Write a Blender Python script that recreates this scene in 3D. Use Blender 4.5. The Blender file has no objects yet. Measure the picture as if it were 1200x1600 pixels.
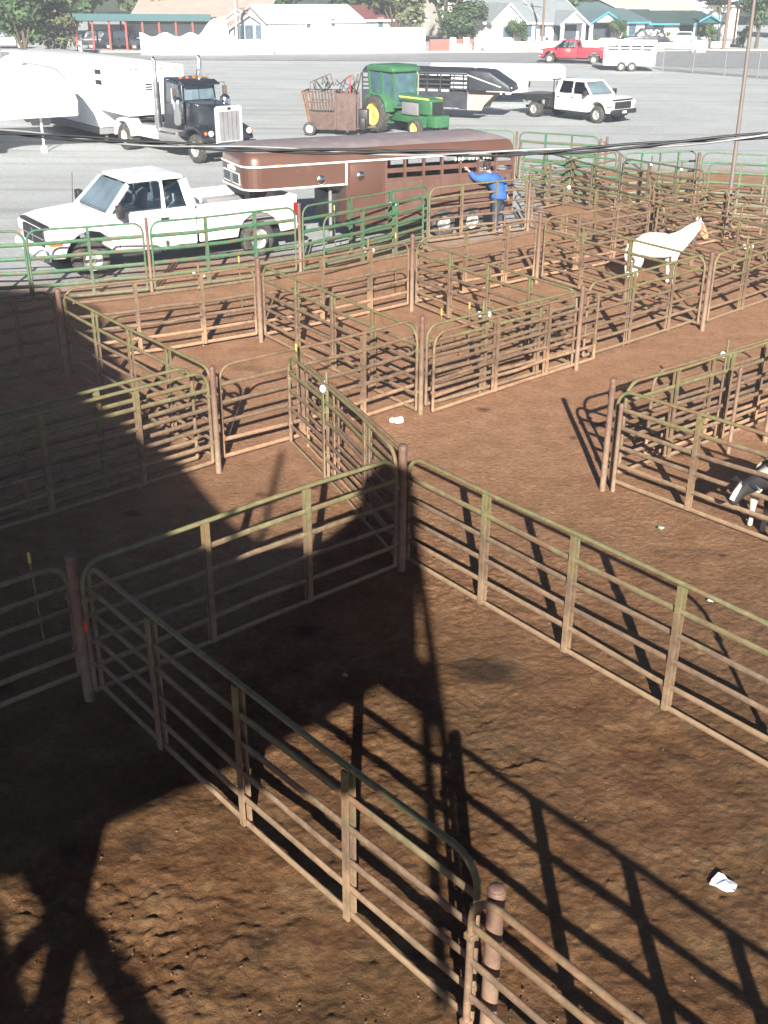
import bpy, bmesh, math, random
import numpy as np
from mathutils import Vector, Matrix
R = math.radians; PI = math.pi
random.seed(7)
S = bpy.context.scene; COL = S.collection
# ---------------- camera, world, sun, exposure ----------------
F_PX, PITCH, ROLL, CAM_H = 1711.0, R(25.77), R(.33), 6.2
K = 6.2/7.4   # true size of the pens relative to the survey numbers below
cF = Vector((0, math.cos(PITCH), -math.sin(PITCH))); r0 = Vector((1, 0, 0)); u0 = r0.cross(cF)
cR = math.cos(ROLL)*r0 + math.sin(ROLL)*u0; cU = -math.sin(ROLL)*r0 + math.cos(ROLL)*u0
cam = bpy.data.cameras.new('camera'); co = bpy.data.objects.new('camera', cam); COL.objects.link(co)
co.matrix_world = Matrix(((cR.x, cU.x, -cF.x, 0), (cR.y, cU.y, -cF.y, 0), (cR.z, cU.z, -cF.z, CAM_H), (0, 0, 0, 1)))
cam.sensor_fit = 'VERTICAL'; cam.sensor_height = 24; cam.lens = F_PX*24/1600
cam.clip_start = .1; cam.clip_end = 2500; S.camera = co
SUN_EL = R(23.6)
w = bpy.data.worlds.new('World'); S.world = w; w.use_nodes = True
nt = w.node_tree; sky = nt.nodes.new('ShaderNodeTexSky'); sky.sky_type = 'NISHITA'; sky.sun_disc = False
sky.sun_elevation = SUN_EL; sky.sun_rotation = R(180); sky.air_density = .28; sky.dust_density = .2
nt.links.new(sky.outputs[0], nt.nodes['Background'].inputs[0]); nt.nodes['Background'].inputs[1].default_value = .05
sl = bpy.data.lights.new('sun', 'SUN'); sl.energy = 5; sl.angle = R(.55); sl.color = (1, .95, .87)
so = bpy.data.objects.new('sun', sl); COL.objects.link(so); so.rotation_euler = (PI/2 - SUN_EL, 0, 0); so.location = (0, -30, 40)
vs = S.view_settings; vs.view_transform = 'Standard'; vs.look = 'None'; vs.gamma = 1; vs.exposure = 1.35
S.render.resolution_x = 768; S.render.resolution_y = 1024

def at(px, py, z=0.0):
    """ground point (height z) seen at a pixel of the 1200x1600 photograph"""
    d = cF + (px-600)/F_PX*cR - (py-800)/F_PX*cU
    t = (CAM_H - z)/-d.z
    return Vector((d.x*t, d.y*t, z))

# ---------------- material kit ----------------
def newmat(name):
    m = bpy.data.materials.new(name); m.use_nodes = True
    return m, m.node_tree, m.node_tree.nodes['Principled BSDF']
def N(nt, t, **k):
    n = nt.nodes.new(t)
    for a, b in k.items():
        if a in n.inputs: n.inputs[a].default_value = b
        else: setattr(n, a, b)
    return n
def ramp(nt, fac, stops):
    r = nt.nodes.new('ShaderNodeValToRGB'); nt.links.new(fac, r.inputs[0])
    while len(r.color_ramp.elements) < len(stops): r.color_ramp.elements.new(.5)
    for e, (p, c) in zip(r.color_ramp.elements, stops):
        e.position = p; e.color = (*c, 1) if len(c) == 3 else c
    return r.outputs[0]
def mixc(nt, fac, a, b, mode='MIX'):
    m = nt.nodes.new('ShaderNodeMix'); m.data_type = 'RGBA'; m.blend_type = mode
    for s, v in ((0, fac), (6, a), (7, b)):
        if isinstance(v, (int, float)): m.inputs[s].default_value = v
        elif isinstance(v, tuple): m.inputs[s].default_value = (*v, 1)
        else: nt.links.new(v, m.inputs[s])
    return m.outputs[2]
def noise(nt, scale, detail=4, rough=.6, coord='Object', sc=None):
    tc = nt.nodes.new('ShaderNodeTexCoord'); n = N(nt, 'ShaderNodeTexNoise', Scale=scale, Detail=detail, Roughness=rough)
    v = tc.outputs[coord]
    if coord == 'World': pass
    if sc:
        mp = nt.nodes.new('ShaderNodeMapping'); mp.inputs['Scale'].default_value = sc; nt.links.new(v, mp.inputs[0]); v = mp.outputs[0]
    nt.links.new(v, n.inputs['Vector']); return n.outputs[0]
def mat(name, col, rough=.6, metal=0, var=.12, scale=3, dirt=None, bump=0, coat=0, dirt_lo=.5, spec=None, stretch=None):
    """painted / plain surface with blotchy variation and optional dirt colour"""
    m, nt, b = newmat(name)
    n = noise(nt, scale, 5, .65, sc=stretch)
    c = ramp(nt, n, [(.3, tuple(x*(1-var) for x in col)), (.7, tuple(min(1, x*(1+var)) for x in col))])
    if dirt:
        n2 = noise(nt, scale*2.3+.7, 6, .7)
        f = ramp(nt, n2, [(dirt_lo, (0, 0, 0)), (dirt_lo+.25, (1, 1, 1))])
        c = mixc(nt, f, c, dirt)
    nt.links.new(c, b.inputs['Base Color'])
    rr = ramp(nt, n, [(.3, (max(0, rough-.1),)*3), (.7, (min(1, rough+.12),)*3)]); nt.links.new(rr, b.inputs['Roughness'])
    b.inputs['Metallic'].default_value = metal; b.inputs['Coat Weight'].default_value = coat
    if spec is not None: b.inputs['Specular IOR Level'].default_value = spec
    if bump:
        n3 = noise(nt, scale*12, 4, .6); bp = N(nt, 'ShaderNodeBump', Strength=bump, Distance=.02)
        nt.links.new(n3, bp.inputs['Height']); nt.links.new(bp.outputs[0], b.inputs['Normal'])
    return m
def rail_mat(name, paint, mud, lo, hi, rust=(.20, .085, .045), midz=True):
    """painted tube, paint worn off and caked with dried mud towards the ground (world height)"""
    m, nt, b = newmat(name)
    g = nt.nodes.new('ShaderNodeNewGeometry'); sx = nt.nodes.new('ShaderNodeSeparateXYZ'); nt.links.new(g.outputs['Position'], sx.inputs[0])
    n = N(nt, 'ShaderNodeTexNoise', Scale=1.7, Detail=6, Roughness=.7); nt.links.new(g.outputs['Position'], n.inputs['Vector'])
    ma = N(nt, 'ShaderNodeMath', operation='MULTIPLY_ADD'); nt.links.new(n.outputs[0], ma.inputs[0]); ma.inputs[1].default_value = -1.3; nt.links.new(sx.outputs[2], ma.inputs[2])
    mr = N(nt, 'ShaderNodeMapRange'); mr.inputs[1].default_value = lo-.65; mr.inputs[2].default_value = hi-.65; nt.links.new(ma.outputs[0], mr.inputs[0])
    n2 = N(nt, 'ShaderNodeTexNoise', Scale=9, Detail=6, Roughness=.75); nt.links.new(g.outputs['Position'], n2.inputs['Vector'])
    mudc = ramp(nt, n2.outputs[0], [(.3, tuple(x*.62 for x in mud)), (.52, mud), (.75, tuple(min(1, x*1.25) for x in mud))])
    pc = ramp(nt, n2.outputs[0], [(.3, tuple(x*.6 for x in paint)), (.55, paint), (.75, tuple(min(1, x*1.5) for x in paint))])
    n3 = N(nt, 'ShaderNodeTexNoise', Scale=3.1, Detail=8, Roughness=.8); nt.links.new(g.outputs['Position'], n3.inputs['Vector'])
    rf = ramp(nt, n3.outputs[0], [(.50, (0, 0, 0)), (.62, (.85, .85, .85))])
    pc = mixc(nt, rf, pc, rust)
    mid = ramp(nt, n2.outputs[0], [(.3, (.09, .058, .038)), (.55, (.165, .108, .070)), (.75, (.26, .175, .115))])
    if midz:
        m2 = N(nt, 'ShaderNodeMapRange'); m2.inputs[1].default_value = -.42; m2.inputs[2].default_value = .0; nt.links.new(ma.outputs[0], m2.inputs[0])
        mudc = mixc(nt, m2.outputs[0], mudc, mid)
    c = mixc(nt, mr.outputs[0], mudc, pc)
    nt.links.new(c, b.inputs['Base Color']); b.inputs['Roughness'].default_value = .62
    bp = N(nt, 'ShaderNodeBump', Strength=.5, Distance=.006); nt.links.new(n2.outputs[0], bp.inputs['Height']); nt.links.new(bp.outputs[0], b.inputs['Normal'])
    return m
# ---------------- mesh kit ----------------
class MB:
    def __init__(s): s.v = []; s.f = []; s.sm = []
    def add(s, vs, fs, smooth=False):
        o = len(s.v); s.v += [tuple(v) for v in vs]; s.f += [tuple(i+o for i in f) for f in fs]; s.sm += [smooth]*len(fs); return s
    def box(s, x0, x1, y0, y1, z0, z1):
        if x0 > x1: x0, x1 = x1, x0
        if y0 > y1: y0, y1 = y1, y0
        if z0 > z1: z0, z1 = z1, z0
        v = [(x0,y0,z0),(x1,y0,z0),(x1,y1,z0),(x0,y1,z0),(x0,y0,z1),(x1,y0,z1),(x1,y1,z1),(x0,y1,z1)]
        return s.hexa(v)
    def hexa(s, v):
        return s.add(v, [(0,3,2,1),(4,5,6,7),(0,1,5,4),(1,2,6,5),(2,3,7,6),(3,0,4,7)])
    def bar(s, a, b, w, h=None, up=(0,0,1)):
        """square bar from a to b"""
        h = h or w; a = Vector(a); b = Vector(b); d = (b-a).normalized(); up = Vector(up)
        if abs(d.dot(up)) > .95: up = Vector((1, 0, 0))
        x = d.cross(up).normalized()*w/2; y = x.normalized().cross(d)*h/2
        return s.hexa([a-x-y, a+x-y, b+x-y, b-x-y, a-x+y, a+x+y, b+x+y, b-x+y]) if False else s.add(
            [a-x-y, a+x-y, a+x+y, a-x+y, b-x-y, b+x-y, b+x+y, b-x+y], [(0,3,2,1),(4,5,6,7),(0,1,5,4),(1,2,6,5),(2,3,7,6),(3,0,4,7)])
    def tube(s, pts, r, n=8, closed=False, cap=True, sx=1, up=(0,0,1)):
        pts = [Vector(p) for p in pts]; k = len(pts); rs = r if isinstance(r, (list, tuple)) else [r]*k
        vs = []
        for i, p in enumerate(pts):
            if closed: d = (pts[(i+1) % k]-pts[i-1]).normalized()
            else: d = (pts[min(i+1, k-1)]-pts[max(i-1, 0)]).normalized()
            U = Vector(up)
            if abs(d.dot(U)) > .97: U = Vector((0, 1, 0)) if abs(d.y) < .9 else Vector((1, 0, 0))
            a = d.cross(U).normalized(); b = a.cross(d)
            for j in range(n):
                t = 2*PI*j/n; vs.append(p + a*math.cos(t)*rs[i]*sx + b*math.sin(t)*rs[i])
        fs = []
        m = k if closed else k-1
        for i in range(m):
            for j in range(n):
                i2 = (i+1) % k; fs.append((i*n+j, i*n+(j+1) % n, i2*n+(j+1) % n, i2*n+j))
        s.add(vs, fs, True)
        if cap and not closed:
            s.add(vs[:n], [tuple(reversed(range(n)))]); s.add(vs[-n:], [tuple(range(n))])
        return s
    def cyl(s, a, b, r, r2=None, n=16): return s.tube([a, b], [r, r if r2 is None else r2], n)
    def lathe(s, prof, axis='y', c=(0,0,0), n=24):
        """prof = [(radius, offset along axis)]"""
        vs = []; k = len(prof)
        for (r, h) in prof:
            for j in range(n):
                t = 2*PI*j/n; a, b = r*math.cos(t), r*math.sin(t)
                v = {'y': (a, h, b), 'z': (a, b, h), 'x': (h, a, b)}[axis]
                vs.append((v[0]+c[0], v[1]+c[1], v[2]+c[2]))
        fs = [(i*n+j, i*n+(j+1) % n, (i+1)*n+(j+1) % n, (i+1)*n+j) for i in range(k-1) for j in range(n)]
        return s.add(vs, fs, True)
    def prism(s, poly, y0, y1, axis='y', y0b=None):
        """poly in (x,z) extruded along y (axis y), or (y,z) along x (axis x), or (x,y) along z"""
        k = len(poly)
        def P(p, h): return {'y': (p[0], h, p[1]), 'x': (h, p[0], p[1]), 'z': (p[0], p[1], h)}[axis]
        vs = [P(p, y0) for p in poly] + [P(p, y1) for p in poly]
        fs = [tuple(range(k)), tuple(reversed(range(k, 2*k)))] + [(i, k+i, k+(i+1) % k, (i+1) % k) for i in range(k)]
        return s.add(vs, fs)
    def loft(s, rings, cap=True, smooth=True):
        n = len(rings[0]); vs = [p for r in rings for p in r]
        fs = [(i*n+j, i*n+(j+1) % n, (i+1)*n+(j+1) % n, (i+1)*n+j) for i in range(len(rings)-1) for j in range(n)]
        s.add(vs, fs, smooth)
        if cap: s.add(rings[0], [tuple(reversed(range(n)))]); s.add(rings[-1], [tuple(range(n))])
        return s
    def ball(s, c, r, n=10, m=7):
        rx, ry, rz = r if isinstance(r, tuple) else (r, r, r); rings = []
        vs = [(c[0], c[1], c[2]-rz)]
        for i in range(1, m):
            t = PI*i/m
            for j in range(n):
                a = 2*PI*j/n; vs.append((c[0]+rx*math.sin(t)*math.cos(a), c[1]+ry*math.sin(t)*math.sin(a), c[2]-rz*math.cos(t)))
        vs.append((c[0], c[1], c[2]+rz)); fs = []
        for j in range(n): fs.append((0, 1+(j+1) % n, 1+j)); fs.append((len(vs)-1, 1+(m-2)*n+j, 1+(m-2)*n+(j+1) % n))
        for i in range(m-2):
            for j in range(n): fs.append((1+i*n+j, 1+i*n+(j+1) % n, 1+(i+1)*n+(j+1) % n, 1+(i+1)*n+j))
        return s.add(vs, fs, True)
    def build(s, name, m, parent=None, bevel=0, seg=2, recalc=True):
        me = bpy.data.meshes.new(name); me.from_pydata(s.v, [], s.f); me.polygons.foreach_set('use_smooth', s.sm)
        if recalc or bevel:
            bm = bmesh.new(); bm.from_mesh(me)
            if recalc: bmesh.ops.recalc_face_normals(bm, faces=bm.faces)
            if bevel:
                ed = [e for e in bm.edges if len(e.link_faces) == 2 and e.calc_face_angle(0) > .45]
                bmesh.ops.bevel(bm, geom=ed, offset=bevel, segments=seg, affect='EDGES', clamp_overlap=True, profile=.5)
                for f in bm.faces: f.smooth = True
            bm.to_mesh(me); bm.free()
        me.update()
        if bevel: me.set_sharp_from_angle(angle=R(50))
        for x in (m if isinstance(m, (list, tuple)) else [m]): me.materials.append(x)
        o = bpy.data.objects.new(name, me); COL.objects.link(o)
        if parent: o.parent = parent
        return o
def thing(name, label, cat, loc=(0,0,0), rz=0, group=None, scale=1):
    o = bpy.data.objects.new(name, None); COL.objects.link(o); o.empty_display_size = .2
    o.location = loc; o.rotation_euler = (0, 0, rz); o.scale = (scale,)*3; o['label'] = label; o['category'] = cat
    if group: o['group'] = group
    return o
def tag(o, label, cat, group=None, kind=None):
    if label: o['label'] = label
    if cat: o['category'] = cat
    if group: o['group'] = group
    if kind: o['kind'] = kind
    return o
def copy_tree(o, parent=None):
    c = o.copy(); COL.objects.link(c); c.parent = parent
    for ch in o.children: copy_tree(ch, c)
    return c
def fit2(pa, la, pb, lb):
    """location, heading, scale so that local ground points la, lb fall on the pixels pa, pb"""
    A = at(*pa); B = at(*pb); a = Vector(la); b = Vector(lb)
    D = (B-A).xy; d = (b-a); s = D.length/d.length
    th = math.atan2(D.y, D.x)-math.atan2(d.y, d.x)
    c, n = math.cos(th)*s, math.sin(th)*s
    return (A.x-(a.x*c-a.y*n), A.y-(a.x*n+a.y*c), 0), th, s
def fit1(pa, la, th, s=1):
    A = at(*pa); c, n = math.cos(th)*s, math.sin(th)*s
    return (A.x-(la[0]*c-la[1]*n), A.y-(la[0]*n+la[1]*c), 0), th, s
# ---------------- ground, road ----------------
def vnoise(x, y, seed):
    xi = np.floor(x).astype(np.int64); yi = np.floor(y).astype(np.int64); fx = x-xi; fy = y-yi
    fx = fx*fx*(3-2*fx); fy = fy*fy*(3-2*fy)
    def h(a, b):
        n = (a*374761393 + b*668265263 + seed*1442695041) & 0x7fffffff
        n = (n ^ (n >> 13))*1274126177 & 0x7fffffff
        return ((n ^ (n >> 16)) & 0xffff)/65535.0
    return (h(xi, yi)*(1-fx)+h(xi+1, yi)*fx)*(1-fy)+(h(xi, yi+1)*(1-fx)+h(xi+1, yi+1)*fx)*fy
def fbm(x, y, f, o, seed=1, g=.5):
    r = 0; a = 1; t = 0
    for i in range(o):
        r = r+a*vnoise(x*f+13.7*i, y*f+7.1*i, seed+i); t += a; a *= g; f *= 2.03
    return r/t
def axis(lo, hi, d, far_lo, far_hi, g):
    a = list(np.arange(lo, hi, d)); s = d; x = hi
    while x < far_hi: s *= g; a.append(x); x += s
    a.append(far_hi); s = d; x = lo-d; b = []
    while x > far_lo: b.append(x); s *= g; x -= s
    b.append(far_lo)
    return np.array(b[::-1]+a)
xs = axis(-5.0, 5.4, .024, -900, 900, 1.07); ys = axis(5.6, 14.5, .024, -120, 1400, 1.016)
X, Y = np.meshgrid(xs, ys)
near = np.clip((19-Y)/9, .12, 1)*np.clip((60-Y)/20, 0, 1)*np.clip((30-np.abs(X))/10, 0, 1)
rough = np.clip(fbm(X, Y, .45, 3, 31)*2.6-.75, .25, 1.2)
cl = np.abs(fbm(X, Y, 5.2, 3, 5)-.5)*2; hoof = fbm(X, Y, 2.6, 2, 77)
Z = ((cl-.35)*.02 + (fbm(X, Y, 15, 2, 9)-.5)*.046 + np.clip(fbm(X, Y, 13, 2, 19)-.5, 0, 1)*.055)*near*np.clip(rough, .55, 1.1) + (hoof-.5)*.06*near + (fbm(X, Y, .5, 2, 3)-.5)*.05*np.clip((60-Y)/20, 0, 1)
Z += np.clip(fbm(X, Y, 1.9, 2, 55)-.64, 0, 1)*-.12*near
ny, nx = X.shape
me = bpy.data.meshes.new('ground')
me.vertices.add(nx*ny); me.vertices.foreach_set('co', np.stack([X*K, Y*K, Z*K], -1).astype(np.float32).ravel())
idx = np.arange(nx*ny).reshape(ny, nx)
q = np.stack([idx[:-1, :-1], idx[:-1, 1:], idx[1:, 1:], idx[1:, :-1]], -1).reshape(-1, 4)
me.loops.add(q.size); me.loops.foreach_set('vertex_index', q.ravel().astype(np.int32))
me.polygons.add(len(q)); me.polygons.foreach_set('loop_start', np.arange(0, q.size, 4, dtype=np.int32))
me.polygons.foreach_set('loop_total', np.full(len(q), 4, dtype=np.int32)); me.update(); me.validate()
me.polygons.foreach_set('use_smooth', np.ones(len(me.polygons), bool))
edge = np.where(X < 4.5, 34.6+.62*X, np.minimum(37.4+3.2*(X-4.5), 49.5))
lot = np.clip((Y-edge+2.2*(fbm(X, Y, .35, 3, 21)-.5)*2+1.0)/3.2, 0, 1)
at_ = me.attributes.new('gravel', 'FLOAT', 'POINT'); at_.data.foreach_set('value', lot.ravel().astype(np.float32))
dk = np.clip((18.5-Y)/8.5, 0, 1)  # darker towards the camera: churned wet dirt plus lens vignetting in the colour
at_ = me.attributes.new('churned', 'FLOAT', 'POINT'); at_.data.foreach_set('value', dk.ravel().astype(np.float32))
dm = at(757, 1048)/K; damp = np.exp(-(((X-dm.x)/.42)**2+((Y-dm.y)/.30)**2)**1.5)*1.2
dr = np.random.RandomState(5)
for i in range(46):
    cx, cy = dr.uniform(-5, 6), dr.uniform(6, 30); r_ = dr.uniform(.05, .22); damp = np.maximum(damp, .8*np.exp(-(((X-cx)/r_)**2+((Y-cy)/(r_*.8))**2)**1.5))
damp = np.clip(damp+(fbm(X, Y, 6, 3, 41)-.5)*.5*(damp > .08), 0, 1)
at_ = me.attributes.new('damp', 'FLOAT', 'POINT'); at_.data.foreach_set('value', damp.ravel().astype(np.float32))
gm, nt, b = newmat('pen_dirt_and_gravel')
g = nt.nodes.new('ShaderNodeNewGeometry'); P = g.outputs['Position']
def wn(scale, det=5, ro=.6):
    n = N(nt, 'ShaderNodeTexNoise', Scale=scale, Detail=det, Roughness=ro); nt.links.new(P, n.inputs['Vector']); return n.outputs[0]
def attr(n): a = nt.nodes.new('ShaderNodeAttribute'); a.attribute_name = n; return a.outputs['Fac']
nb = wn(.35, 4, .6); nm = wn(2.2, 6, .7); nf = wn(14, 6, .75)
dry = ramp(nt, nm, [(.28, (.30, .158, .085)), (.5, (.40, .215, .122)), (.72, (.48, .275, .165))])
wet_vignetted = ramp(nt, nm, [(.3, (.100, .046, .019)), (.5, (.175, .088, .040)), (.7, (.26, .145, .070))])
wet_vignetted = mixc(nt, ramp(nt, nb, [(.45, (0, 0, 0)), (.62, (.8, .8, .8))]), wet_vignetted, (.14, .083, .040))
wet_vignetted = mixc(nt, ramp(nt, wn(1.1, 5, .7), [(.55, (0, 0, 0)), (.7, (.6, .6, .6))]), wet_vignetted, (.20, .135, .068))
dirt = mixc(nt, attr('churned'), dry, wet_vignetted)
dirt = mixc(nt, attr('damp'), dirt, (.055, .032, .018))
grain = ramp(nt, nf, [(.3, (.68, .68, .68)), (.5, (1, 1, 1)), (.72, (1.25, 1.22, 1.18))])
dirt = mixc(nt, 1.0, dirt, grain, 'MULTIPLY')
grv = ramp(nt, wn(.12, 6, .6), [(.3, (.46, .49, .50)), (.7, (.56, .595, .60))])  # gravel made paler and bluer, glare and haze put into its colour
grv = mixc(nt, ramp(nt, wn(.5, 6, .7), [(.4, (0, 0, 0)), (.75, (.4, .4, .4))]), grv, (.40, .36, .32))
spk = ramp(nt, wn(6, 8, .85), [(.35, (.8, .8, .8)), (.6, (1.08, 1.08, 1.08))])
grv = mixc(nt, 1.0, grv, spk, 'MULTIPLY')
sxy = nt.nodes.new('ShaderNodeSeparateXYZ'); nt.links.new(P, sxy.inputs[0])
# tyre tracks running along the lot
mp = nt.nodes.new('ShaderNodeMapping'); mp.inputs['Rotation'].default_value = (0, 0, R(28)); mp.inputs['Scale'].default_value = (.04, 1.1, 1); nt.links.new(P, mp.inputs[0])
tk = N(nt, 'ShaderNodeTexNoise', Scale=1, Detail=3, Roughness=.5); nt.links.new(mp.outputs[0], tk.inputs['Vector'])
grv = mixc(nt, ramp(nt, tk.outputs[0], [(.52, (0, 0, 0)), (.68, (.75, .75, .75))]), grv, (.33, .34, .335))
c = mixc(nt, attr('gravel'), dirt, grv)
nt.links.new(c, b.inputs['Base Color']); b.inputs['Roughness'].default_value = .95; b.inputs['Specular IOR Level'].default_value = .15
h1 = wn(15, 7, .7); bp = N(nt, 'ShaderNodeBump', Strength=1.0, Distance=.06); nt.links.new(h1, bp.inputs['Height'])
h2 = wn(48, 5, .75); bp2 = N(nt, 'ShaderNodeBump', Strength=.9, Distance=.018); nt.links.new(h2, bp2.inputs['Height']); nt.links.new(bp.outputs[0], bp2.inputs['Normal'])
nt.links.new(bp2.outputs[0], b.inputs['Normal'])
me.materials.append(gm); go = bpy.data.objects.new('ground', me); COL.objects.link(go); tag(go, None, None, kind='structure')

asph = mat('asphalt', (.27, .28, .295), .9, var=.15, scale=.6, dirt=(.24, .23, .215), bump=.3)
conc = mat('concrete', (.46, .44, .41), .85, var=.15, scale=.8, dirt=(.33, .31, .27))
def sheet(name, poly, z, m, kind='structure', th=0):
    poly = [(x*K, y*K) for x, y in poly]
    M = MB()
    if th: M.prism(poly, z, z+th, 'z')
    else: M.add([(x, y, z) for x, y in poly], [tuple(range(len(poly)))])
    return tag(M.build(name, m), None, None, kind=kind)
def gxy(*pts): return [tuple(at(*p).xy) for p in pts]
sheet('road', [(-300, 137.0), (-300, 128.5), (-12, 124.5), (12, 124.5), (45, 114), (300, 90), (300, 166), (70, 155), (22, 143.5), (-8, 137.4)][::-1], .03, asph)
sheet('pavement', [(-300, 137.1), (-8, 137.5), (22, 143.6), (70, 155.1), (300, 166.1), (300, 168.5), (70, 157.5), (22, 146), (-8, 139.3), (-300, 139)][::-1], .0, conc, th=.15)

# ---------------- corral panels and posts ----------------
M_OLIVE = rail_mat('olive_paint_and_mud', (.165, .155, .070), (.25, .168, .10), .85, 1.3)
M_TEAL = rail_mat('green_paint', (.05, .145, .075), (.15, .14, .085), .15, .75, midz=False)
M_PALE = rail_mat('pale_green_paint', (.09, .19, .11), (.22, .19, .12), .15, .9, midz=False)
M_RUST = rail_mat('brown_worn_panel', (.20, .135, .068), (.35, .21, .125), .8, 1.7)
M_DARKP = rail_mat('dark_panel_with_shade', (.085, .10, .06), (.19, .13, .08), .4, 1.4)  # darker copy of the panel paint, shade of the shadowed panels included
M_POST = rail_mat('rusty_post', (.15, .086, .062), (.25, .172, .115), .2, 1.3, rust=(.16, .06, .035), midz=False)
M_YEL = mat('yellow_tip', (.50, .38, .10), .5); M_WHITEP = mat('white_plastic', (.85, .85, .82), .4, var=.04)
M_STEEL = mat('dull_steel', (.22, .20, .18), .5, metal=.6)
G_PAN = 'tubular steel corral panels'; G_POST = 'rusty steel posts of the corral'
def panel(pa, pb, label, m, h=1.57, z0=.12, n=3, mk=(), rods=(), rad=.26, nr=6, stiles=None, wpts=None, gate=False, sway=.02, lug=False, rr=None):
    h *= K; z0 *= K; rad *= K
    if wpts: A, B = Vector((*wpts[0], 0)), Vector((*wpts[1], 0))
    else: A, B = at(*pa, z0), at(*pb, z0)
    D = (B-A); L = D.xy.length; rz = math.atan2(D.y, D.x)
    t = thing('corral_fence', label, 'corral fence', (A.x, A.y, 0), rz, G_PAN)
    z1 = z0+h; r = .025; q = []
    for k in range(6): a = PI/2*k/5; q.append((rad-rad*math.cos(a), 0, z1-rad+rad*math.sin(a)))
    for k in range(6): a = PI/2*(1-k/5); q.append((L-rad+rad*math.cos(a), 0, z1-rad+rad*math.sin(a)))
    rr = rr or (.042 if m in (M_TEAL,) else .033)
    rnd = random.Random(int(A.x*31+B.y*17))
    sag = rnd.uniform(-.045, .045)
    mid = [(L*f, sag*4*f*(1-f), z1+rnd.uniform(-.012, .006)) for f in (.3, .5, .7)] if L > 2 else []
    MB().tube([(0, 0, z0)]+q[:6]+mid+q[6:]+[(L, 0, z0)], r, 10, up=(0, 1, 0)).tube([(0, 0, z0), (L/2, sag, z0-.01), (L, 0, z0)], rr, 8, sx=.5).build('frame', m, t)
    st = stiles if stiles else [(k+1)/(n+1) for k in range(n)]
    for k in range(1, nr-1):
        z = z0+h*k/(nr-1) - (.0 if k > 2 else .012)
        dz = [rnd.uniform(-.026, .014) for _ in range(3)]
        MB().tube([(0, 0, z), (L*.3, sag, z+dz[0]), (L*.5, sag*1.3, z+dz[1]), (L*.7, sag, z+dz[2]), (L, 0, z)], rr, 8, sx=.026/rr*.6).build('rail', m, t)
    for f in st:
        x = L*f; M = MB()
        for s in (-1, 1): M.box(x-.028, x+.028, s*.020+sag, s*.042+sag, z0-.02, z1-.012)
        M.build('stile', m, t)
    for f in mk:
        x = L*f; o = MB().cyl((x, .07, z0-.1), (x, .07, z1+.18), .021, n=8).build('marker_pipe', m, t)
        MB().ball((x+.05, .0, z1-.05), (.055, .045, .055)).ball((x-.08, .08, z1-.04), (.04, .045, .05)).build('white_float', M_WHITEP, o)
    for f in rods:
        x = L*f; o = MB().cyl((x, .05, z0+.5), (x-.02, .05, z1+.22), .010, n=8).build('latch_rod', m, t)
        MB().cyl((x-.018, .05, z1+.10), (x-.02, .05, z1+.21), .016, n=8).build('rod_tip', M_YEL, o)
    if L/max(1, A.y) > .22:
        for x in (0, L):
            for z in (z0+.3, z1-.36): MB().box(x-.034, x+.034, -.03, .03, z-.025, z+.025).build('hinge_lug', m, t, bevel=.006)
    return t
def post(px, label, h=1.85, r=.075, m=None, w=None, lean=0, mark=False):
    h *= K; r *= K*.70
    p = Vector((*w, 0)) if w else at(*px)
    t = thing('corral_post', label, 'post', (p.x, p.y, 0), random.random()*6, G_POST)
    M = MB(); M.tube([(0, 0, -.1), (0, 0, .3), (lean*.5, 0, h*.6), (lean, 0, h)], [r*1.02, r, r, r], 14)
    o = M.build('pipe', m or M_POST, t)
    MB().lathe([(0, h+.012), (r*.7, h+.012), (r*1.08, h-.01), (r*1.08, h-.05)], 'z', (lean, 0, 0), 14).build('cap', m or M_POST, t)
    if mark: MB().ball((-.02, -r, .82), (.05, .02, .07)).build('paint_mark', mat('red_mark', (.75, .06, .03), .5), t)
    return t
P1, P2, P3, P4, P5 = (140, 1092), (627, 890), (657, 647), (900, 578), (1097, 516)
P6, P7, P8, P9, P10, P11 = (408, 534), (643, 486), (838, 442), (107, 590), (342, 738), (941, 766)
post(P1, 'thick rusty post at the left with a red paint mark, in shade', 1.86, .085, mark=True)
post(P2, 'orange-brown post at the picture centre, corner of the nearest pen', 1.88, .085)
post(P3, 'post with grey cap left of the swung double gate beside the alley', 1.9, .07)
post(P4, 'post at the right end of the doubled gate, left of the horse pen front', 1.8, .07)
post(P5, 'post directly in front of the white horse head', 1.85, .078)
post(P6, 'post in the second row below the white pickup bed', 1.9, .08)
post(P7, 'post in the second row below the brown trailer wheels', 1.9, .075)
post(P8, 'post in the second row below the person in blue', 1.88, .075)
post(P9, 'post at the left on the edge of the big shadow', 1.85, .08)
post(P10, 'post with a bright bolt where the shaded double gate ends', 1.85, .07)
post(P11, 'freestanding corner post casting a long shadow into the alley', 1.9, .07)
post((957, 768), 'shorter post tight beside the freestanding alley corner post', 1.5, .05)
post((1137, 712), 'thin post at the back of the calf pen', 1.6, .05)
post((1195, 690), 'reddish post at the right edge behind the calf pen', 1.85, .075)
pA = at(1097, 516)
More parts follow.
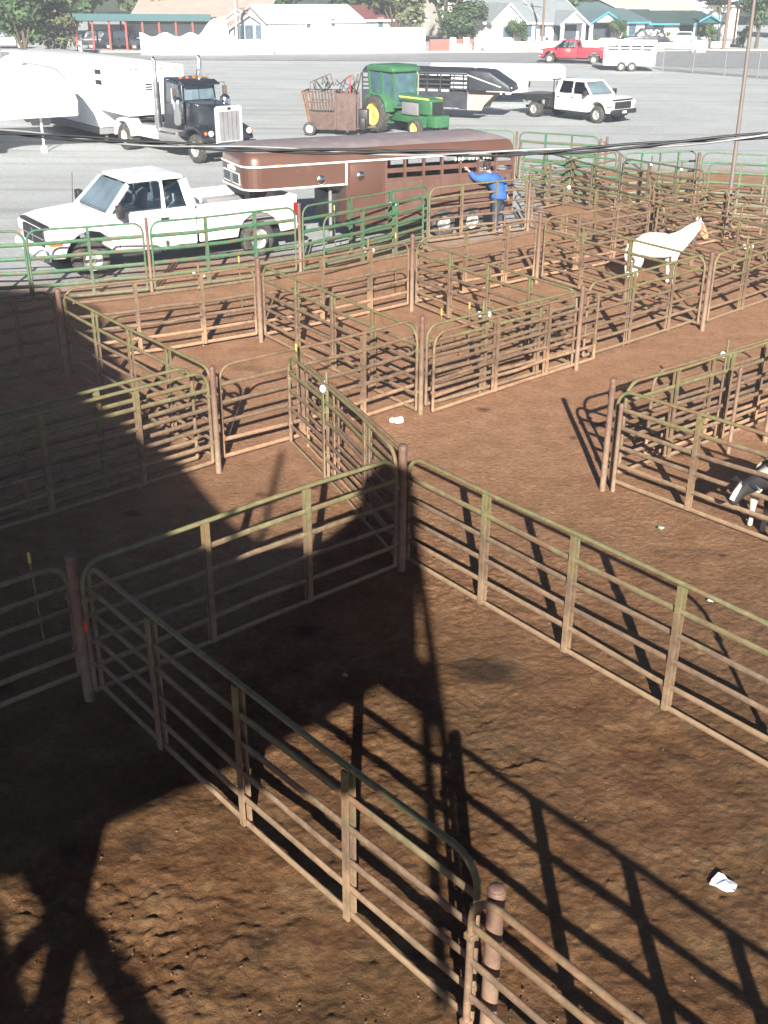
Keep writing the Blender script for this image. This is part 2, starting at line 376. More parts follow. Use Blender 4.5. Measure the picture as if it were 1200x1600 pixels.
# near rows
panel((150, 1078), (617, 884), 'long near panel with yellow-green top rail ending at the centre post, half in shade', M_OLIVE, 1.62, n=2, stiles=[.352, .679])
n2 = panel((160, 1072), (735, 1592), 'longest panel running from the left post down to the bottom of the picture', M_OLIVE, 1.60, n=3, stiles=[.236, .495, .759])
panel((637, 873), None, 'right foreground panel from the centre post down to the right edge', M_OLIVE, 1.57, n=4, stiles=[.246, .487, .734],
      wpts=(tuple(at(637, 873, .1).xy), tuple((at(637, 873, .1)+(at(1200, 1195, .1)-at(637, 873, .1)).normalized()*6.1*K).xy)))
a = at(125, 1052, .1); d = (at(0, 1102, .1)-a).normalized()
panel(None, None, 'dark panel at the left edge beside the thick left post, a rusty rail across it', M_OLIVE, 1.45, n=2, wpts=((a.x+d.x*4.106, a.y+d.y*4.106), (a.x, a.y)), rods=(.93,))
# U2
n8a, n8b = at(333, 722, .1), at(0, 825, .1); d = (n8b-n8a).normalized()
panel(None, None, 'front gate of the doubled pair crossing the big shadow at the left', M_OLIVE, 1.6, n=3, wpts=((n8a.x+d.x*4.441, n8a.y+d.y*4.441), (n8a.x, n8a.y)), stiles=[.1, .45, .75])
nn = Vector((-d.y, d.x, 0))*-.22
panel(None, None, 'back panel of the doubled pair crossing the big shadow at the left', M_OLIVE, 1.62, n=3, wpts=((n8a.x+d.x*4.358+nn.x, n8a.y+d.y*4.358+nn.y), (n8a.x-.1+nn.x, n8a.y+nn.y)), mk=(.2,), stiles=[.2, .4, .66])
panel((350, 713), (650, 624), 'panel between the bolted post and the capped alley post, one rod bent', M_RUST, 1.6, stiles=[.37, .69], rods=())
panel((455, 690), (617, 868), 'narrow gate standing from mid alley down to the centre post', M_OLIVE, 1.6, n=2, stiles=[.36, .74], mk=(.36,), rods=(.06,))
d = (at(617, 868)-at(455, 690)).normalized(); nn = Vector((-d.y, d.x, 0))*.12
A_, B_ = at(470, 700, .1)+nn, at(617, 860, .1)+nn
panel(None, None, 'second panel lying tight behind the narrow alley gate', M_RUST, 1.5, n=2, wpts=(tuple(A_.xy), tuple(B_.xy)))
panel((665, 632), (897, 565), 'back panel of the swung double gate beside the alley', M_OLIVE, 1.55, n=2, mk=(.36,), stiles=[.36, .72], rods=(.1, .27))
panel((676, 642), (927, 560), 'front gate of the swung double pair with a dark brown left corner', M_RUST, 1.5, n=2, stiles=[.36, .68])
panel((911, 556), (1089, 499), 'panel in front of the white horse facing the alley', M_OLIVE, 1.58, stiles=[.36, .71], mk=(.36,))
A_ = at(1105, 501, .1); d = (at(1200, 466, .1)-A_).normalized()
panel(None, None, 'alley panel right of the horse pen, leaving the picture', M_OLIVE, 1.58, wpts=(tuple(A_.xy), tuple((A_+d*4.106).xy)), stiles=[.33, .66], mk=(.33,))
# diagonals between U2 and U3
panel((112, 578), (338, 715), 'diagonal panel from the shadow-edge post to the bolted post', M_OLIVE, 1.58, n=3)
panel((415, 523), (650, 640), 'diagonal panel from the post under the pickup bed to the capped alley post', M_OLIVE, 1.58, n=3)
panel((650, 474), (893, 568), 'diagonal panel from the post under the trailer wheels to the doubled gate', M_OLIVE, 1.56, n=3)
panel((847, 432), (1090, 505), 'diagonal panel on the left side of the horse pen, crossing in front of its hindquarters', M_OLIVE, 1.56, n=2, stiles=[.27, .57])
# U3
panel((-20, 597), (96, 572), 'short shaded panel at the left edge beside the shadow-edge post', M_DARKP, 1.6, n=1, wpts=None)
panel((113, 565), (401, 521), 'brown panel spanning from the shadow-edge post to the post under the pickup bed', M_RUST, 1.55, n=2, mk=(.7,), stiles=[.35, .7], rods=(.93,))
panel((414, 522), (637, 474), 'brown panel between the pickup-bed post and the trailer-wheel post', M_RUST, 1.55, n=2, mk=(.72,), stiles=[.38, .72], rods=(.92,))
panel((652, 470), (833, 433), 'brown panel in the second row right below the trailer wheels', M_RUST, 1.55, n=2, mk=(.73,), stiles=[.38, .73])
panel((846, 430), (1008, 397), 'brown panel right behind the white horse', M_RUST, 1.55, n=2, mk=(.66,), stiles=[.3, .66])
post((1012, 396), 'post behind the white horse back', 1.85, .07)
panel((1018, 394), (1165, 366), 'back panel right of the horse head', M_RUST, 1.55, n=2, stiles=[.35, .7])
panel((1020, 398), (1290, 470), 'diagonal panel on the right side of the horse pen', M_OLIVE, 1.55, n=3)
# calf pen
A_ = at(953, 749, .1); d = (at(1200, 843, .1)-A_).normalized()
B11 = A_+d*5.028
panel(None, None, 'front panel of the calf pen with green top rail, dropping to the right edge', M_OLIVE, 1.55, wpts=(tuple(A_.xy), tuple(B11.xy)), stiles=[.245, .49, .74])
A_ = at(966, 738, .1); e = (at(1194, 655, .1)-A_).normalized()
panel(None, None, 'back panel of the calf pen going up to the right edge', M_OLIVE, 1.55, wpts=(tuple(A_.xy), tuple((A_+e*3.771).xy)), stiles=[.27, .6], mk=(.6,))
nn = Vector((-e.y, e.x, 0))*.16
A2 = A_+e*0.754+nn
panel(None, None, 'second panel leaning tight behind the calf pen back panel', M_RUST, 1.5, wpts=(tuple(A2.xy), tuple((A2+e*3.855).xy)), n=2)
C_ = B11; panel(None, None, 'lower side panel of the calf pen outside the right edge', M_OLIVE, 1.55, wpts=(tuple((C_+e*0.126).xy), tuple((C_+e*3.939).xy)), n=2)
t = at(1093, 903); post(None, 'lower corner post of the calf pen outside the right edge', 1.85, .08, w=(B11.x+.05, B11.y-.05))
# bottom right gates
pb = at(722, 1140); pb = Vector((pb.x-.07, pb.y-1.8*K/math.tan(SUN_EL)-.04, 0))
post(None, 'thick flaking post at the bottom edge where the near gates hang', 1.8, .090, w=tuple(pb.xy))
d = (at(735, 1592, .1)-at(160, 1072, .1)).normalized(); nn = Vector((-d.y, d.x, 0))
a0 = pb-nn*.10-d*.09; a1 = pb+nn*.08+d*.03
panel(None, None, 'nearest gate at the bottom edge with a rusty yellow top rail', M_RUST, 1.66, wpts=(tuple(a0.xy), tuple((a0+d*3.8).xy)), n=3, stiles=[.30, .55, .8])
None and panel(None, None, 'second gate hung close behind the nearest bottom gate', M_OLIVE, 1.56, wpts=(tuple(a1.xy), tuple((a1+d*3.9).xy)), n=3, stiles=[.30, .55, .8])
# green row in front of the vehicles
panel((-160, 478), (50, 468), 'green panel at the left edge in front of the pickup nose', M_TEAL, 1.72, n=2)
panel((54, 468), (231, 452), 'green panel in front of the pickup front wheel', M_TEAL, 1.72, n=1, stiles=[.52], rods=())
post((238, 458), 'reddish post between the two green panels before the pickup', 1.95, .06)
panel((243, 451), (463, 421), 'green panel in front of the pickup door and bed', M_TEAL, 1.72, n=2, stiles=[.36, .70])
post((470, 425), 'reddish post between pickup bed and trailer', 1.9, .07)
panel((475, 420), (667, 378), 'green panel in front of the gooseneck hitch', M_TEAL, 1.72, n=2, stiles=[.36, .68])
panel((507, 425), (660, 385), 'smaller green gate standing open before the hitch panel', M_TEAL, 1.5, n=2, stiles=[.36, .7], mk=(.7,), rods=(.12,))
panel((670, 376.5), (820, 357), 'olive panel in front of the trailer wheels and the person', M_OLIVE, 1.6, n=2, stiles=[.33, .68])
post((824, 361), 'post right of the person in blue', 1.85, .07)
post((804, 277), 'dark post behind the trailer tail', 1.85, .07)
post((811, 284), 'second post close behind the trailer tail', 1.6, .06)
panel((700, 268), (800, 272), 'panel behind the trailer roof end', M_PALE, 1.75, n=2)
panel((809, 274), (930, 284), 'pale green panel standing alone behind the trailer tail', M_TEAL, 1.75, n=2)
panel((815, 305), (962, 320), 'green panel in front of the twin red posts', M_TEAL, 1.6, n=3)
post((932, 295), 'left one of the twin red posts at the lot edge', 1.9, .065)
post((942, 293), 'right one of the twin red posts at the lot edge', 1.95, .075)
post((962, 318), 'post at the back corner of the far pens', 1.75, .08)
panel((969, 318), (1093, 342), 'dark shaded panel going down right from the far corner post', M_DARKP, 1.6, n=2, mk=(.33, .7))
panel((968, 316), (1080, 312), 'pale green panel between the far corner post and the red-topped post', M_PALE, 1.75, n=3)
post((1083, 322), 'red-topped post at the back right of the pens', 1.9, .09)
panel((1090, 314), (1290, 326), 'pale green panel right of the red-topped post', M_PALE, 1.75, n=3)
panel((1100, 330), (1300, 345), 'second pale green panel in the back right rows', M_PALE, 1.7, n=3)
panel((1140, 369), (1330, 380), 'dark olive panel behind the leaning utility pole', M_DARKP, 1.6, n=3)
panel((830, 352), (1030, 398), 'olive panel running from the person to the horse back', M_OLIVE, 1.5, n=3, mk=(.28,))
panel((820, 330), (958, 300), 'worn olive panel under the twin red posts', M_OLIVE, 1.5, n=3)
panel((1015, 352), (1130, 378), 'olive panel behind the horse head', M_OLIVE, 1.55, n=2)
panel((846, 300), (1010, 355), 'long olive panel crossing the far pens', M_DARKP, 1.5, n=3)
panel((1150, 395), (1330, 440), 'panel right of the horse pen near the right edge', M_OLIVE, 1.55, n=3)
# ---------------- vehicle kit ----------------
M_WHITE = mat('white_paint', (.80, .81, .82), .35, var=.03, coat=.3, dirt=(.55, .50, .43), dirt_lo=.62)
M_WHITE2 = mat('white_sheet_metal', (.80, .81, .82), .45, var=.04)
M_GLASS = mat('vehicle_glass', (.03, .045, .055), .08, var=.3, spec=.8)
M_GLASSB = mat('windscreen_glass', (.13, .18, .21), .12, var=.4, scale=1.2, spec=.9)  # blue-grey sky reflection is put into the base colour
M_TYRE = mat('tyre_rubber', (.045, .043, .042), .85, dirt=(.17, .14, .11), dirt_lo=.5)
M_RIM = mat('aluminium_rim', (.55, .55, .54), .35, metal=.6, dirt=(.3, .26, .2), dirt_lo=.55)
M_BLACK = mat('black_trim', (.02, .02, .022), .5, dirt=(.10, .09, .075), dirt_lo=.58)
M_CHROME = mat('chrome', (.72, .73, .74), .18, metal=1, var=.05)
M_RED = mat('red_paint', (.33, .03, .045), .35, coat=.4, var=.08, dirt=(.3, .12, .10), dirt_lo=.62)
M_AMB = mat('amber_lens', (.75, .16, .02), .3); M_REDL = mat('red_lens', (.22, .015, .015), .3)
M_LAMP = mat('lamp_lens', (.75, .77, .78), .12, var=.05)
M_GREY = mat('grey_steel', (.20, .20, .21), .6, dirt=(.26, .2, .14), dirt_lo=.5)
M_SEAT = mat('grey_seat_cloth', (.30, .29, .27), .9, var=.15)
M_TG, nt, b = newmat('tinted_glass'); nt.nodes.remove(b)
tr_ = N(nt, 'ShaderNodeBsdfTransparent', Color=(.60, .68, .70, 1)); gs = N(nt, 'ShaderNodeBsdfGlossy', Roughness=.06, Color=(.9, .95, 1, 1)); fr = N(nt, 'ShaderNodeFresnel', IOR=1.9); mx = nt.nodes.new('ShaderNodeMixShader')
nt.links.new(fr.outputs[0], mx.inputs[0]); nt.links.new(tr_.outputs[0], mx.inputs[1]); nt.links.new(gs.outputs[0], mx.inputs[2]); nt.links.new(mx.outputs[0], nt.nodes['Material Output'].inputs[0])
def patch(M, quad, uv, off=.006, th=.02):
    A, B, C, D = [Vector(p) for p in quad]
    n = (B-A).cross(D-A).normalized()
    pts = [(A*(1-u)+B*u)*(1-v)+(D*(1-u)+C*u)*v for u, v in uv]; k = len(pts)
    vs = [p-n*th for p in pts]+[p+n*off for p in pts]
    M.add(vs, [tuple(reversed(range(k))), tuple(range(k, 2*k))]+[(i, (i+1) % k, k+(i+1) % k, k+i) for i in range(k)])
def wheel(t, x, y, r, w, m_rim=None, side=1, name='wheel', hub=.55):
    """side +1: outer face towards +y"""
    s = side
    o = MB().lathe([(r*.56, -w/2), (r*.9, -w/2), (r*.985, -w*.38), (r, -w*.2), (r, w*.2), (r*.985, w*.38), (r*.9, w/2), (r*.56, w/2), (r*.54, 0), (r*.56, -w/2)], 'y', (x, y, r), 28).build(name, M_TYRE, t)
    M = MB().lathe([(.001, s*w*.10), (r*.15, s*w*.18), (r*.18, s*w*.12), (r*.3, s*w*.02), (r*.46, s*w*.12), (r*.56, s*w*.42), (r*.575, s*w*.5)], 'y', (x, y, r), 24)
    for k in range(6): a = k*PI/3; M.cyl((x+r*.25*math.cos(a), y+s*w*.04, r+r*.25*math.sin(a)), (x+r*.25*math.cos(a), y+s*w*.16, r+r*.25*math.sin(a)), r*.04, n=6)
    M.build('rim', m_rim or M_RIM, o)
    return o
def arch(x, z0, r, n=9):
    """points of a wheel arch over x, bottom line z0, going +x to -x reversed by caller"""
    return [(x+r*math.cos(PI*k/n), z0+max(0, r*math.sin(PI*k/n))) for k in range(n+1)]
def pickup(label, paint, place, crew=False, bed='box', group='pickup trucks on the lot', duals=False, dark_bumper=False):
    loc, th, sc = place
    t = thing('pickup_truck', label, 'pickup truck', loc, th, group, sc)
    WB = 4.0; rear = -WB; cabb = -2.75 if crew else -2.45; r = .41; W = 1.0
    # front body and cab lower
    poly = [(.88, .52), (.88, .95), (.84, 1.14), (.5, 1.225), (-.45, 1.30), (cabb, 1.30), (cabb, .48)] + \
           [(-.62, .48)] + [(x, z) for x, z in reversed(arch(0, .46, .55))][0:0] + [(-.56, .50)] + [( .56*math.cos(a), .46+.56*math.sin(a)) for a in [PI*k/8 for k in range(7, 0, -1)]] + [(.56, .50)]
    b = MB().prism(poly, -W, W).build('body', paint, t, bevel=.075, seg=4)
    MB().prism([(.82, 1.0), (.45, 1.245), (-.42, 1.325), (-.42, 1.25), (.5, 1.15)], -.78, .78).build('hood', paint, t, bevel=.03)
    wx, tx, tb = -.42, -1.02, cabb+.16
    q = [(wx, -.93, 1.29), (wx, .93, 1.29), (cabb+.02, .95, 1.29), (cabb+.02, -.95, 1.29), (tx, -.76, 1.93), (tx, .76, 1.93), (tb, .78, 1.95), (tb, -.78, 1.95)]
    up = [Vector(v)+Vector((0, 0, -.05)) for v in q[4:]]
    MB().hexa([(u.x, u.y, u.z-.02) for u in up]+[tuple(Vector(v)+Vector((0, 0, .02))) for v in q[4:]]).build('cab', paint, t, bevel=.06, seg=4)
    for i in range(4): MB().bar(Vector(q[i])*.985, up[i]*.985, .085 if i < 2 else .16, .10 if i < 2 else .18).build('pillar', paint, t, bevel=.015)
    xm = wx-(wx-cabb)*(.52 if crew else .64)
    for s in (1, -1): MB().bar((xm, s*.925, 1.25), (xm-.02, s*.755, 1.90), .11, .06).build('pillar', paint, t, bevel=.01)
    MB().bar((cabb+.06, -.9, 1.36), (cabb+.06, .9, 1.36), .1, .16).build('rear_sill', paint, t, bevel=.015)
    MB().box(wx-.05, wx-.34, -.85, .85, 1.30, 1.37).build('dashboard', M_BLACK, t, bevel=.02)
    for s in (1, -1): MB().hexa([(xm+.42, s*.42-.25, 1.3), (xm+.42, s*.42+.25, 1.3), (xm+.28, s*.42+.25, 1.3), (xm+.28, s*.42-.25, 1.3), (xm+.30, s*.42-.22, 1.72), (xm+.30, s*.42+.22, 1.72), (xm+.20, s*.42+.22, 1.72), (xm+.20, s*.42-.22, 1.72)]).build('seat', M_SEAT, t, bevel=.03)
    MB().tube([(wx-.42+.14*math.sin(a)*.5, .40+.17*math.cos(a), 1.42+.15*math.sin(a)) for a in [2*PI*k/16 for k in range(16)]], .015, 6, closed=True).build('steering_wheel', M_BLACK, t)
    M = MB(); patch(M, [q[0], q[1], q[5], q[4]], [(.06, .07), (.94, .07), (.91, .90), (.09, .90)], .008); M.build('windscreen', M_GLASSB, t)
    M = MB(); patch(M, [q[2], q[3], q[7], q[6]], [(.12, .2), (.88, .2), (.85, .85), (.15, .85)], .008); M.build('rear_window', M_TG, t)
    L = wx-cabb
    for s in (1, -1):
        Q = [q[2], q[1], q[5], q[6]] if s == 1 else [q[0], q[3], q[7], q[4]]
        # u measured from the rear on the left side, from the front on the right side
        def U(p): return [((1-u) if s == -1 else u, v) for u, v in p] if s == 1 else [(1-u, v) for u, v in p][::-1]
        k = .50 if crew else .38
        M = MB(); patch(M, Q, U([(k+.03, .08), (.90, .08), (.88, .30), (.955, .88), (k+.03, .88)]) if False else U([(k+.03, .08), (.86, .08), (.93, .30), (.90, .86), (k+.03, .88)]), .004, .01); M.build('side_window', M_TG, t)
        M = MB(); patch(M, Q, U([(.10, .10), (k-.05, .08), (k-.05, .86), (.12, .84)]), .004, .01); M.build('side_window', M_TG, t)
        y = s*(W+.004)
        spans = [(-.62, -1.72), (-1.76, cabb+.1)] if crew else [(-.62, -1.85)]
        for a, c in spans:
            d = MB().prism([(a, .56), (a, 1.27), (c, 1.27), (c, .56)], y-s*.02, y+s*.006).build('door', paint, t, bevel=.005, seg=1)
            MB().box(c+.08, c+.26, y+s*.006, y+s*.03, 1.10, 1.14).build('handle', M_BLACK, d)
            MB().prism([(a-.0, .545), (a, 1.275), (a+.012, 1.275), (a+.012, .545)], y-.002, y+s*.002).build('door_seam', M_BLACK, d)
        m = MB().bar((-.62, s*.98, 1.30), (-.60, s*1.12, 1.34), .05).box(-.68, -.54, s*1.10, s*1.30, 1.26, 1.52).build('mirror', M_BLACK, t, bevel=.02)
        MB().box(-.65, -2.3, s*.92, s*1.04, .40, .46).build('running_board', M_BLACK, t, bevel=.02)
        MB().box(.64, .90, s*.70, s*(W+.004), .86, 1.08).build('headlight', M_LAMP, t, bevel=.02)
        MB().box(.62, .88, s*.80, s*(W+.008), .79, .86).build('indicator', M_AMB, t, bevel=.01)
        wheel(t, 0, s*.84, r, .26, side=s); wheel(t, rear, s*.84, r, .26, side=s)
        if duals: wheel(t, rear, s*1.02, r, .24, side=s)
    g = MB().box(.83, .91, -.66, .66, .72, 1.06).build('grille', M_BLACK, t, bevel=.02)
    MB().box(.9, .925, -.66, .66, .88, .91).box(.9, .925, -.015, .015, .74, 1.05).build('grille_bar', M_CHROME if not dark_bumper else M_BLACK, g)
    MB().prism([(.9, .46), (1.02, .50), (1.02, .68), (.96, .72), (.86, .6)], -1.0, 1.0).build('front_bumper', M_BLACK if dark_bumper else M_WHITE if paint is M_WHITE else M_CHROME, t, bevel=.03)
    MB().box(1.01, 1.03, -.16, .16, .52, .63).build('number_plate', M_WHITEP, t)
    MB().box(.78, .90, -.8, .8, 1.10, 1.17).build('bug_deflector', M_BLACK, t, bevel=.02)
    MB().box(.85, -5.1, -.5, .5, .38, .5).build('underframe', M_BLACK, t)
    if bed == 'box':
        e = -5.0
        for s in (1, -1):
            arc = [(rear+.56*math.cos(a), .46+.56*math.sin(a)) for a in [PI*k/8 for k in range(7, 0, -1)]]
            p = [(cabb-.04, .52), (cabb-.04, 1.33), (e, 1.33), (e, .55), (rear-.56, .52)]+arc+[(rear+.56, .52)]
            MB().prism(p, s*(W-.06), s*W).build('bed_side', paint, t, bevel=.018)
            MB().box(cabb-.1, e+.05, s*(W-.30), s*(W-.062), .86, .90).box(rear-.5, rear+.5, s*.62, s*(W-.062), .9, 1.12).build('wheel_housing', M_GREY, t, bevel=.02)
            MB().box(e-.02, e+.1, s*.93, s*(W+.004), .85, 1.15).build('tail_light', M_REDL, t)
        MB().box(cabb-.05, cabb-.09, -W+.07, W-.07, .7, 1.33).build('bed_front', paint, t)
        MB().box(e, e+.05, -W+.07, W-.07, .62, 1.32).build('tailgate', paint, t, bevel=.01)
        MB().box(cabb-.1, e+.05, -.93, .93, .74, .80).build('bed_floor', M_GREY, t)
        MB().box(e-.22, e-.02, -.95, .95, .50, .66).build('rear_bumper', M_CHROME, t, bevel=.03)
    else:
        MB().box(cabb-.12, -5.6, -1.18, 1.18, .98, 1.08).build('flatbed', M_BLACK, t, bevel=.01)
        M = MB()
        for y in np.linspace(-.9, .9, 9): M.bar((cabb-.16, y, 1.08), (cabb-.16, y, 1.90), .035)
        M.box(cabb-.19, cabb-.12, -1.0, 1.0, 1.88, 1.95).box(cabb-.19, cabb-.12, -1.0, 1.0, 1.05, 1.3); M.build('headache_rack', M_BLACK, t)
        for s in (1, -1):
            MB().box(rear-.6, rear+.6, s*1.17, s*1.21, .80, 1.06).build('side_skirt', M_BLACK, t)
        tb_ = MB().box(-3.3, -2.95, -1.1, 1.1, .55, .97).build('tool_box', M_BLACK, t, bevel=.02)
    return t
WP = fit2((149, 437), (0, .97), (407, 401), (-4.0, .97))
tr = pickup('large white extended cab pickup in front of the green panels hitched to the brown trailer', M_WHITE, WP)
MB().cyl((-.35, -.93, 1.3), (-.42, -.93, 1.95), .008, n=5).build('antenna', M_BLACK, tr)
MB().cyl((-3.9, 0, .8), (-3.9, 0, 1.12), .07).build('hitch_ball', M_STEEL, tr)
# Dodge-like crew cab
pickup('white crew cab truck with black flatbed and black front bumper parked at right', M_WHITE, fit1((930, 193), (0, -.97), R(-48), .98), crew=True, bed='flat', duals=True, dark_bumper=True)
pickup('red extended cab pickup towing the small white horse trailer', M_RED, fit1((858, 99), (0, .97), R(158), .97))

# ---------------- brown gooseneck trailer ----------------
M_BROWN = mat('metallic_brown', (.135, .068, .050), .38, metal=.25, var=.06, scale=.8, coat=.3, dirt=(.22, .13, .10), dirt_lo=.6)
M_BRND = mat('brown_steel', (.12, .062, .047), .55, var=.15, dirt=(.2, .12, .09), dirt_lo=.55)
M_ROOF = mat('dull_roof_sheet', (.20, .165, .17), .5, var=.1, scale=.7, dirt=(.28, .24, .25), dirt_lo=.5)
def plan(x0, x1, hw, rf, rr=.05, inset=0, n=7):
    """rounded-rectangle outline, front (x0) corners radius rf, rear (x1) corners radius rr"""
    x0 -= inset; x1 += inset; hw -= inset; rf = max(rf-inset, .02); rr = max(rr-inset, .02); p = []
    for cx, cy, r, a0 in ((x0-rf, hw-rf, rf, 90), (x0-rf, -hw+rf, rf, 0), (x1+rr, -hw+rr, rr, -90), (x1+rr, hw-rr, rr, 180)):
        for k in range(n):
            a = R(a0-90*k/(n-1)); p.append((cx+r*math.cos(a), cy+r*math.sin(a)))
    return p
def glyphs(M, x, y, z, w, h, n, ax, rnd):
    """row of small raised letter-like strokes; ax 'x' lies on a y-z plane facing +x"""
    u = -w/2
    for i in range(n):
        cw = w/n*.72
        for (a, b, c, d) in rnd.sample([(0, .22, 0, 1), (.78, 1, 0, 1), (0, 1, .8, 1), (0, 1, 0, .2), (0, 1, .42, .6), (.4, .62, 0, 1)], 3):
            M.box(x, x+.012, y-(u+a*cw), y-(u+b*cw), z+c*h, z+d*h)
        u += w/n
def gooseneck(place, label):
    loc, th, sc = place
    t = thing('gooseneck_trailer', label, 'stock trailer', loc, th, None, sc)
    hw = 1.07; XN = -2.75; XE = -7.85; ZT = 2.16; ZN = 1.60
    MB().prism(plan(0, XN-.02, hw, .42)[:14]+[(XN, -hw), (XN, hw)], ZN, ZT, 'z').build('nose_section', M_BROWN, t)
    MB().box(XN, XE, -hw+.02, hw-.02, .50, .56).build('floor', M_BRND, t)
    # solid front part of the box with the escape door
    for s in (1, -1):
        y = s*hw
        MB().box(XN, XN-1.15, y, y-s*.05, .5, ZT).build('front_side_panel', M_BROWN, t)
        MB().box(XN-1.15, XE, y, y-s*.05, .5, 1.64).build('side_panel', M_BRND, t)
        d = MB().box(XN-.12, XN-1.05, y, y+s*.015, 1.30 if s > 0 else .6, ZT-.08).build('escape_door', M_BROWN, t, bevel=.008)
        MB().lathe([(.001, s*.02), (.10, s*.018), (.12, 0)], 'y', (XN-.42, y+s*.02, 1.78), 20).build('vent', M_CHROME, d)
        MB().lathe([(.001, s*.02), (.10, s*.018), (.12, 0)], 'y', (XN+.70, y+s*.003, 1.75), 20).build('vent', M_CHROME, t)
        for x in np.linspace(XN-1.15, XE, 8):
            MB().box(x-.03, x+.03, y+s*.022, y-s*.06, .48, ZT-.01).build('side_post', M_BRND, t)
        for z in (1.86,):
            MB().box(XN-1.15, XE, y-s*.045, y-s*.01, z-.06, z+.06).build('slat', M_BRND, t)
        MB().box(XN-1.15, XE, y+s*.015, y-s*.05, 1.60, 1.67).build('belt_rail', M_BRND, t)
        # white trims
        e = .012
        MB().box(XN+.02, XN-.03, y, y+s*e, ZN-.02, ZT).build('white_trim', M_WHITEP, t)
        MB().box(-2.05, -2.07, y, y+s*.004, ZN, ZT).build('seam', M_BRND, t) if False else None
        MB().prism([(XE+.75, .98), (XE+2.75, .98), (XE+2.95, .72), (XE+2.95, .66), (XE+2.72, .90), (XE+.78, .90), (XE+.55, .66), (XE+.55, .72)], y, y+s*.16).build('fender', M_BRND, t, bevel=.01)
        for x in (XE+1.3, XE+2.2): wheel(t, x, s*(hw-.02), .37, .22, side=s)
        MB().box(-.8, -.95, y+s*.001, y+s*.012, ZT+.01, ZT+.05).build('marker_light', M_AMB, t)
    MB().box(XN, XN-.05, -hw+.05, hw-.05, .5, ZN+.02).build('front_wall', M_BROWN, t)
    MB().box(XE, XE+.05, -hw, hw, .5, 1.3).build('rear_gate', M_BRND, t)
    M = MB()
    for z in (1.5, 1.72, 1.95): M.box(XE, XE+.04, -hw, hw, z, z+.07)
    for y in (-hw+.03, 0, hw-.03): M.box(XE-.01, XE+.05, y-.03, y+.03, .5, ZT)
    M.build('rear_gate_bars', M_BRND, t)
    for zz, x1 in ((ZT, XE), (ZN, XN)):
        pl = plan(.012, x1-.012, hw+.012, .43)
        pts = [(x, y, zz) for x, y in (pl[7:14][::-1] + pl[:7][::-1])]
        # side run, around the nose, other side
        pl7 = plan(.010, x1, hw+.010, .43)
        run = [(x1, hw+.01, zz)] + [(x, y, zz) for x, y in pl7[:14]] + [(x1, -hw-.01, zz)]
        MB().tube(run, .026, 6).build('white_trim', M_WHITEP, t)
    rings = [[(x, y, z) for x, y in plan(0, XE, hw, .42, inset=i)] for z, i in ((ZT-.0, 0), (ZT+.13, .012), (ZT+.25, .06), (ZT+.32, .14))]
    MB().loft(rings, cap=False).build('roof_edge', M_BROWN, t)
    rings = [[(x, y, z) for x, y in plan(0, XE, hw, .42, inset=i)] for z, i in ((ZT+.32, .14), (ZT+.39, .28), (ZT+.45, .52), (ZT+.48, .82), (ZT+.485, 1.0))]
    MB().loft(rings).build('roof', M_ROOF, t)
    # nose windows
    M = MB(); f = MB()
    f.box(.0, .015, -.62, .62, 1.68, 1.97); fo = f.build('nose_window_frame', M_WHITEP, t)
    for s in (1, -1): MB().box(.012, .022, s*.10, s*.58, 1.71, 1.94).build('nose_window', M_GLASS, fo)
    MB().box(.014, .024, -.075, .075, 1.69, 1.96).build('frame_centre', M_CHROME, fo)
    rnd = random.Random(3); M = MB(); glyphs(M, .002, .0, 2.0, .62, .09, 9, 'x', rnd); glyphs(M, .002, .05, 2.10, .34, .045, 5, 'x', rnd); M.build('lettering', M_WHITEP, t)
    M = MB(); rnd = random.Random(5)
    for i, x in enumerate(np.linspace(XE+1.9, XE+.9, 10)):
        if i in (3, 7): continue
        M.box(x, x-.07, hw+.026, hw+.028, 2.02, 2.025+.05).box(x-.02, x-.04, hw+.026, hw+.028, 2.0, 2.1)
    M.build('lettering', M_WHITEP, t)
    # gooseneck pipe, coupler, jack legs
    MB().bar((-.55, .14, ZN), (-.55, .14, .95), .10).bar((-.55, -.14, ZN), (-.55, -.14, .95), .10).build('coupler_post', M_BROWN, t)
    MB().prism([(-.62, ZN), (-1.15, ZN), (-.62, .98)], -.03, .03).build('gusset', M_BROWN, t)
    MB().cyl((-.5, 0, ZN), (-.5, 0, .9), .06).build('coupler', M_STEEL, t)
    MB().box(XN-.02, XN+.22, -.6, .6, .55, 1.3).build('tool_tray', M_BLACK, t, bevel=.02)
    MB().cyl((XN+.3, .7, ZN), (XN+.3, .7, .12), .05).cyl((XN+.3, .7, .12), (XN+.3, .7, .1), .12).build('jack', M_GREY, t)
    return t
GP = fit1((713, 367.5), (-7.85+1.75, 1.07), R(180+26), .98)
gooseneck(GP, 'metallic brown gooseneck stock trailer with white trim behind the green panels')
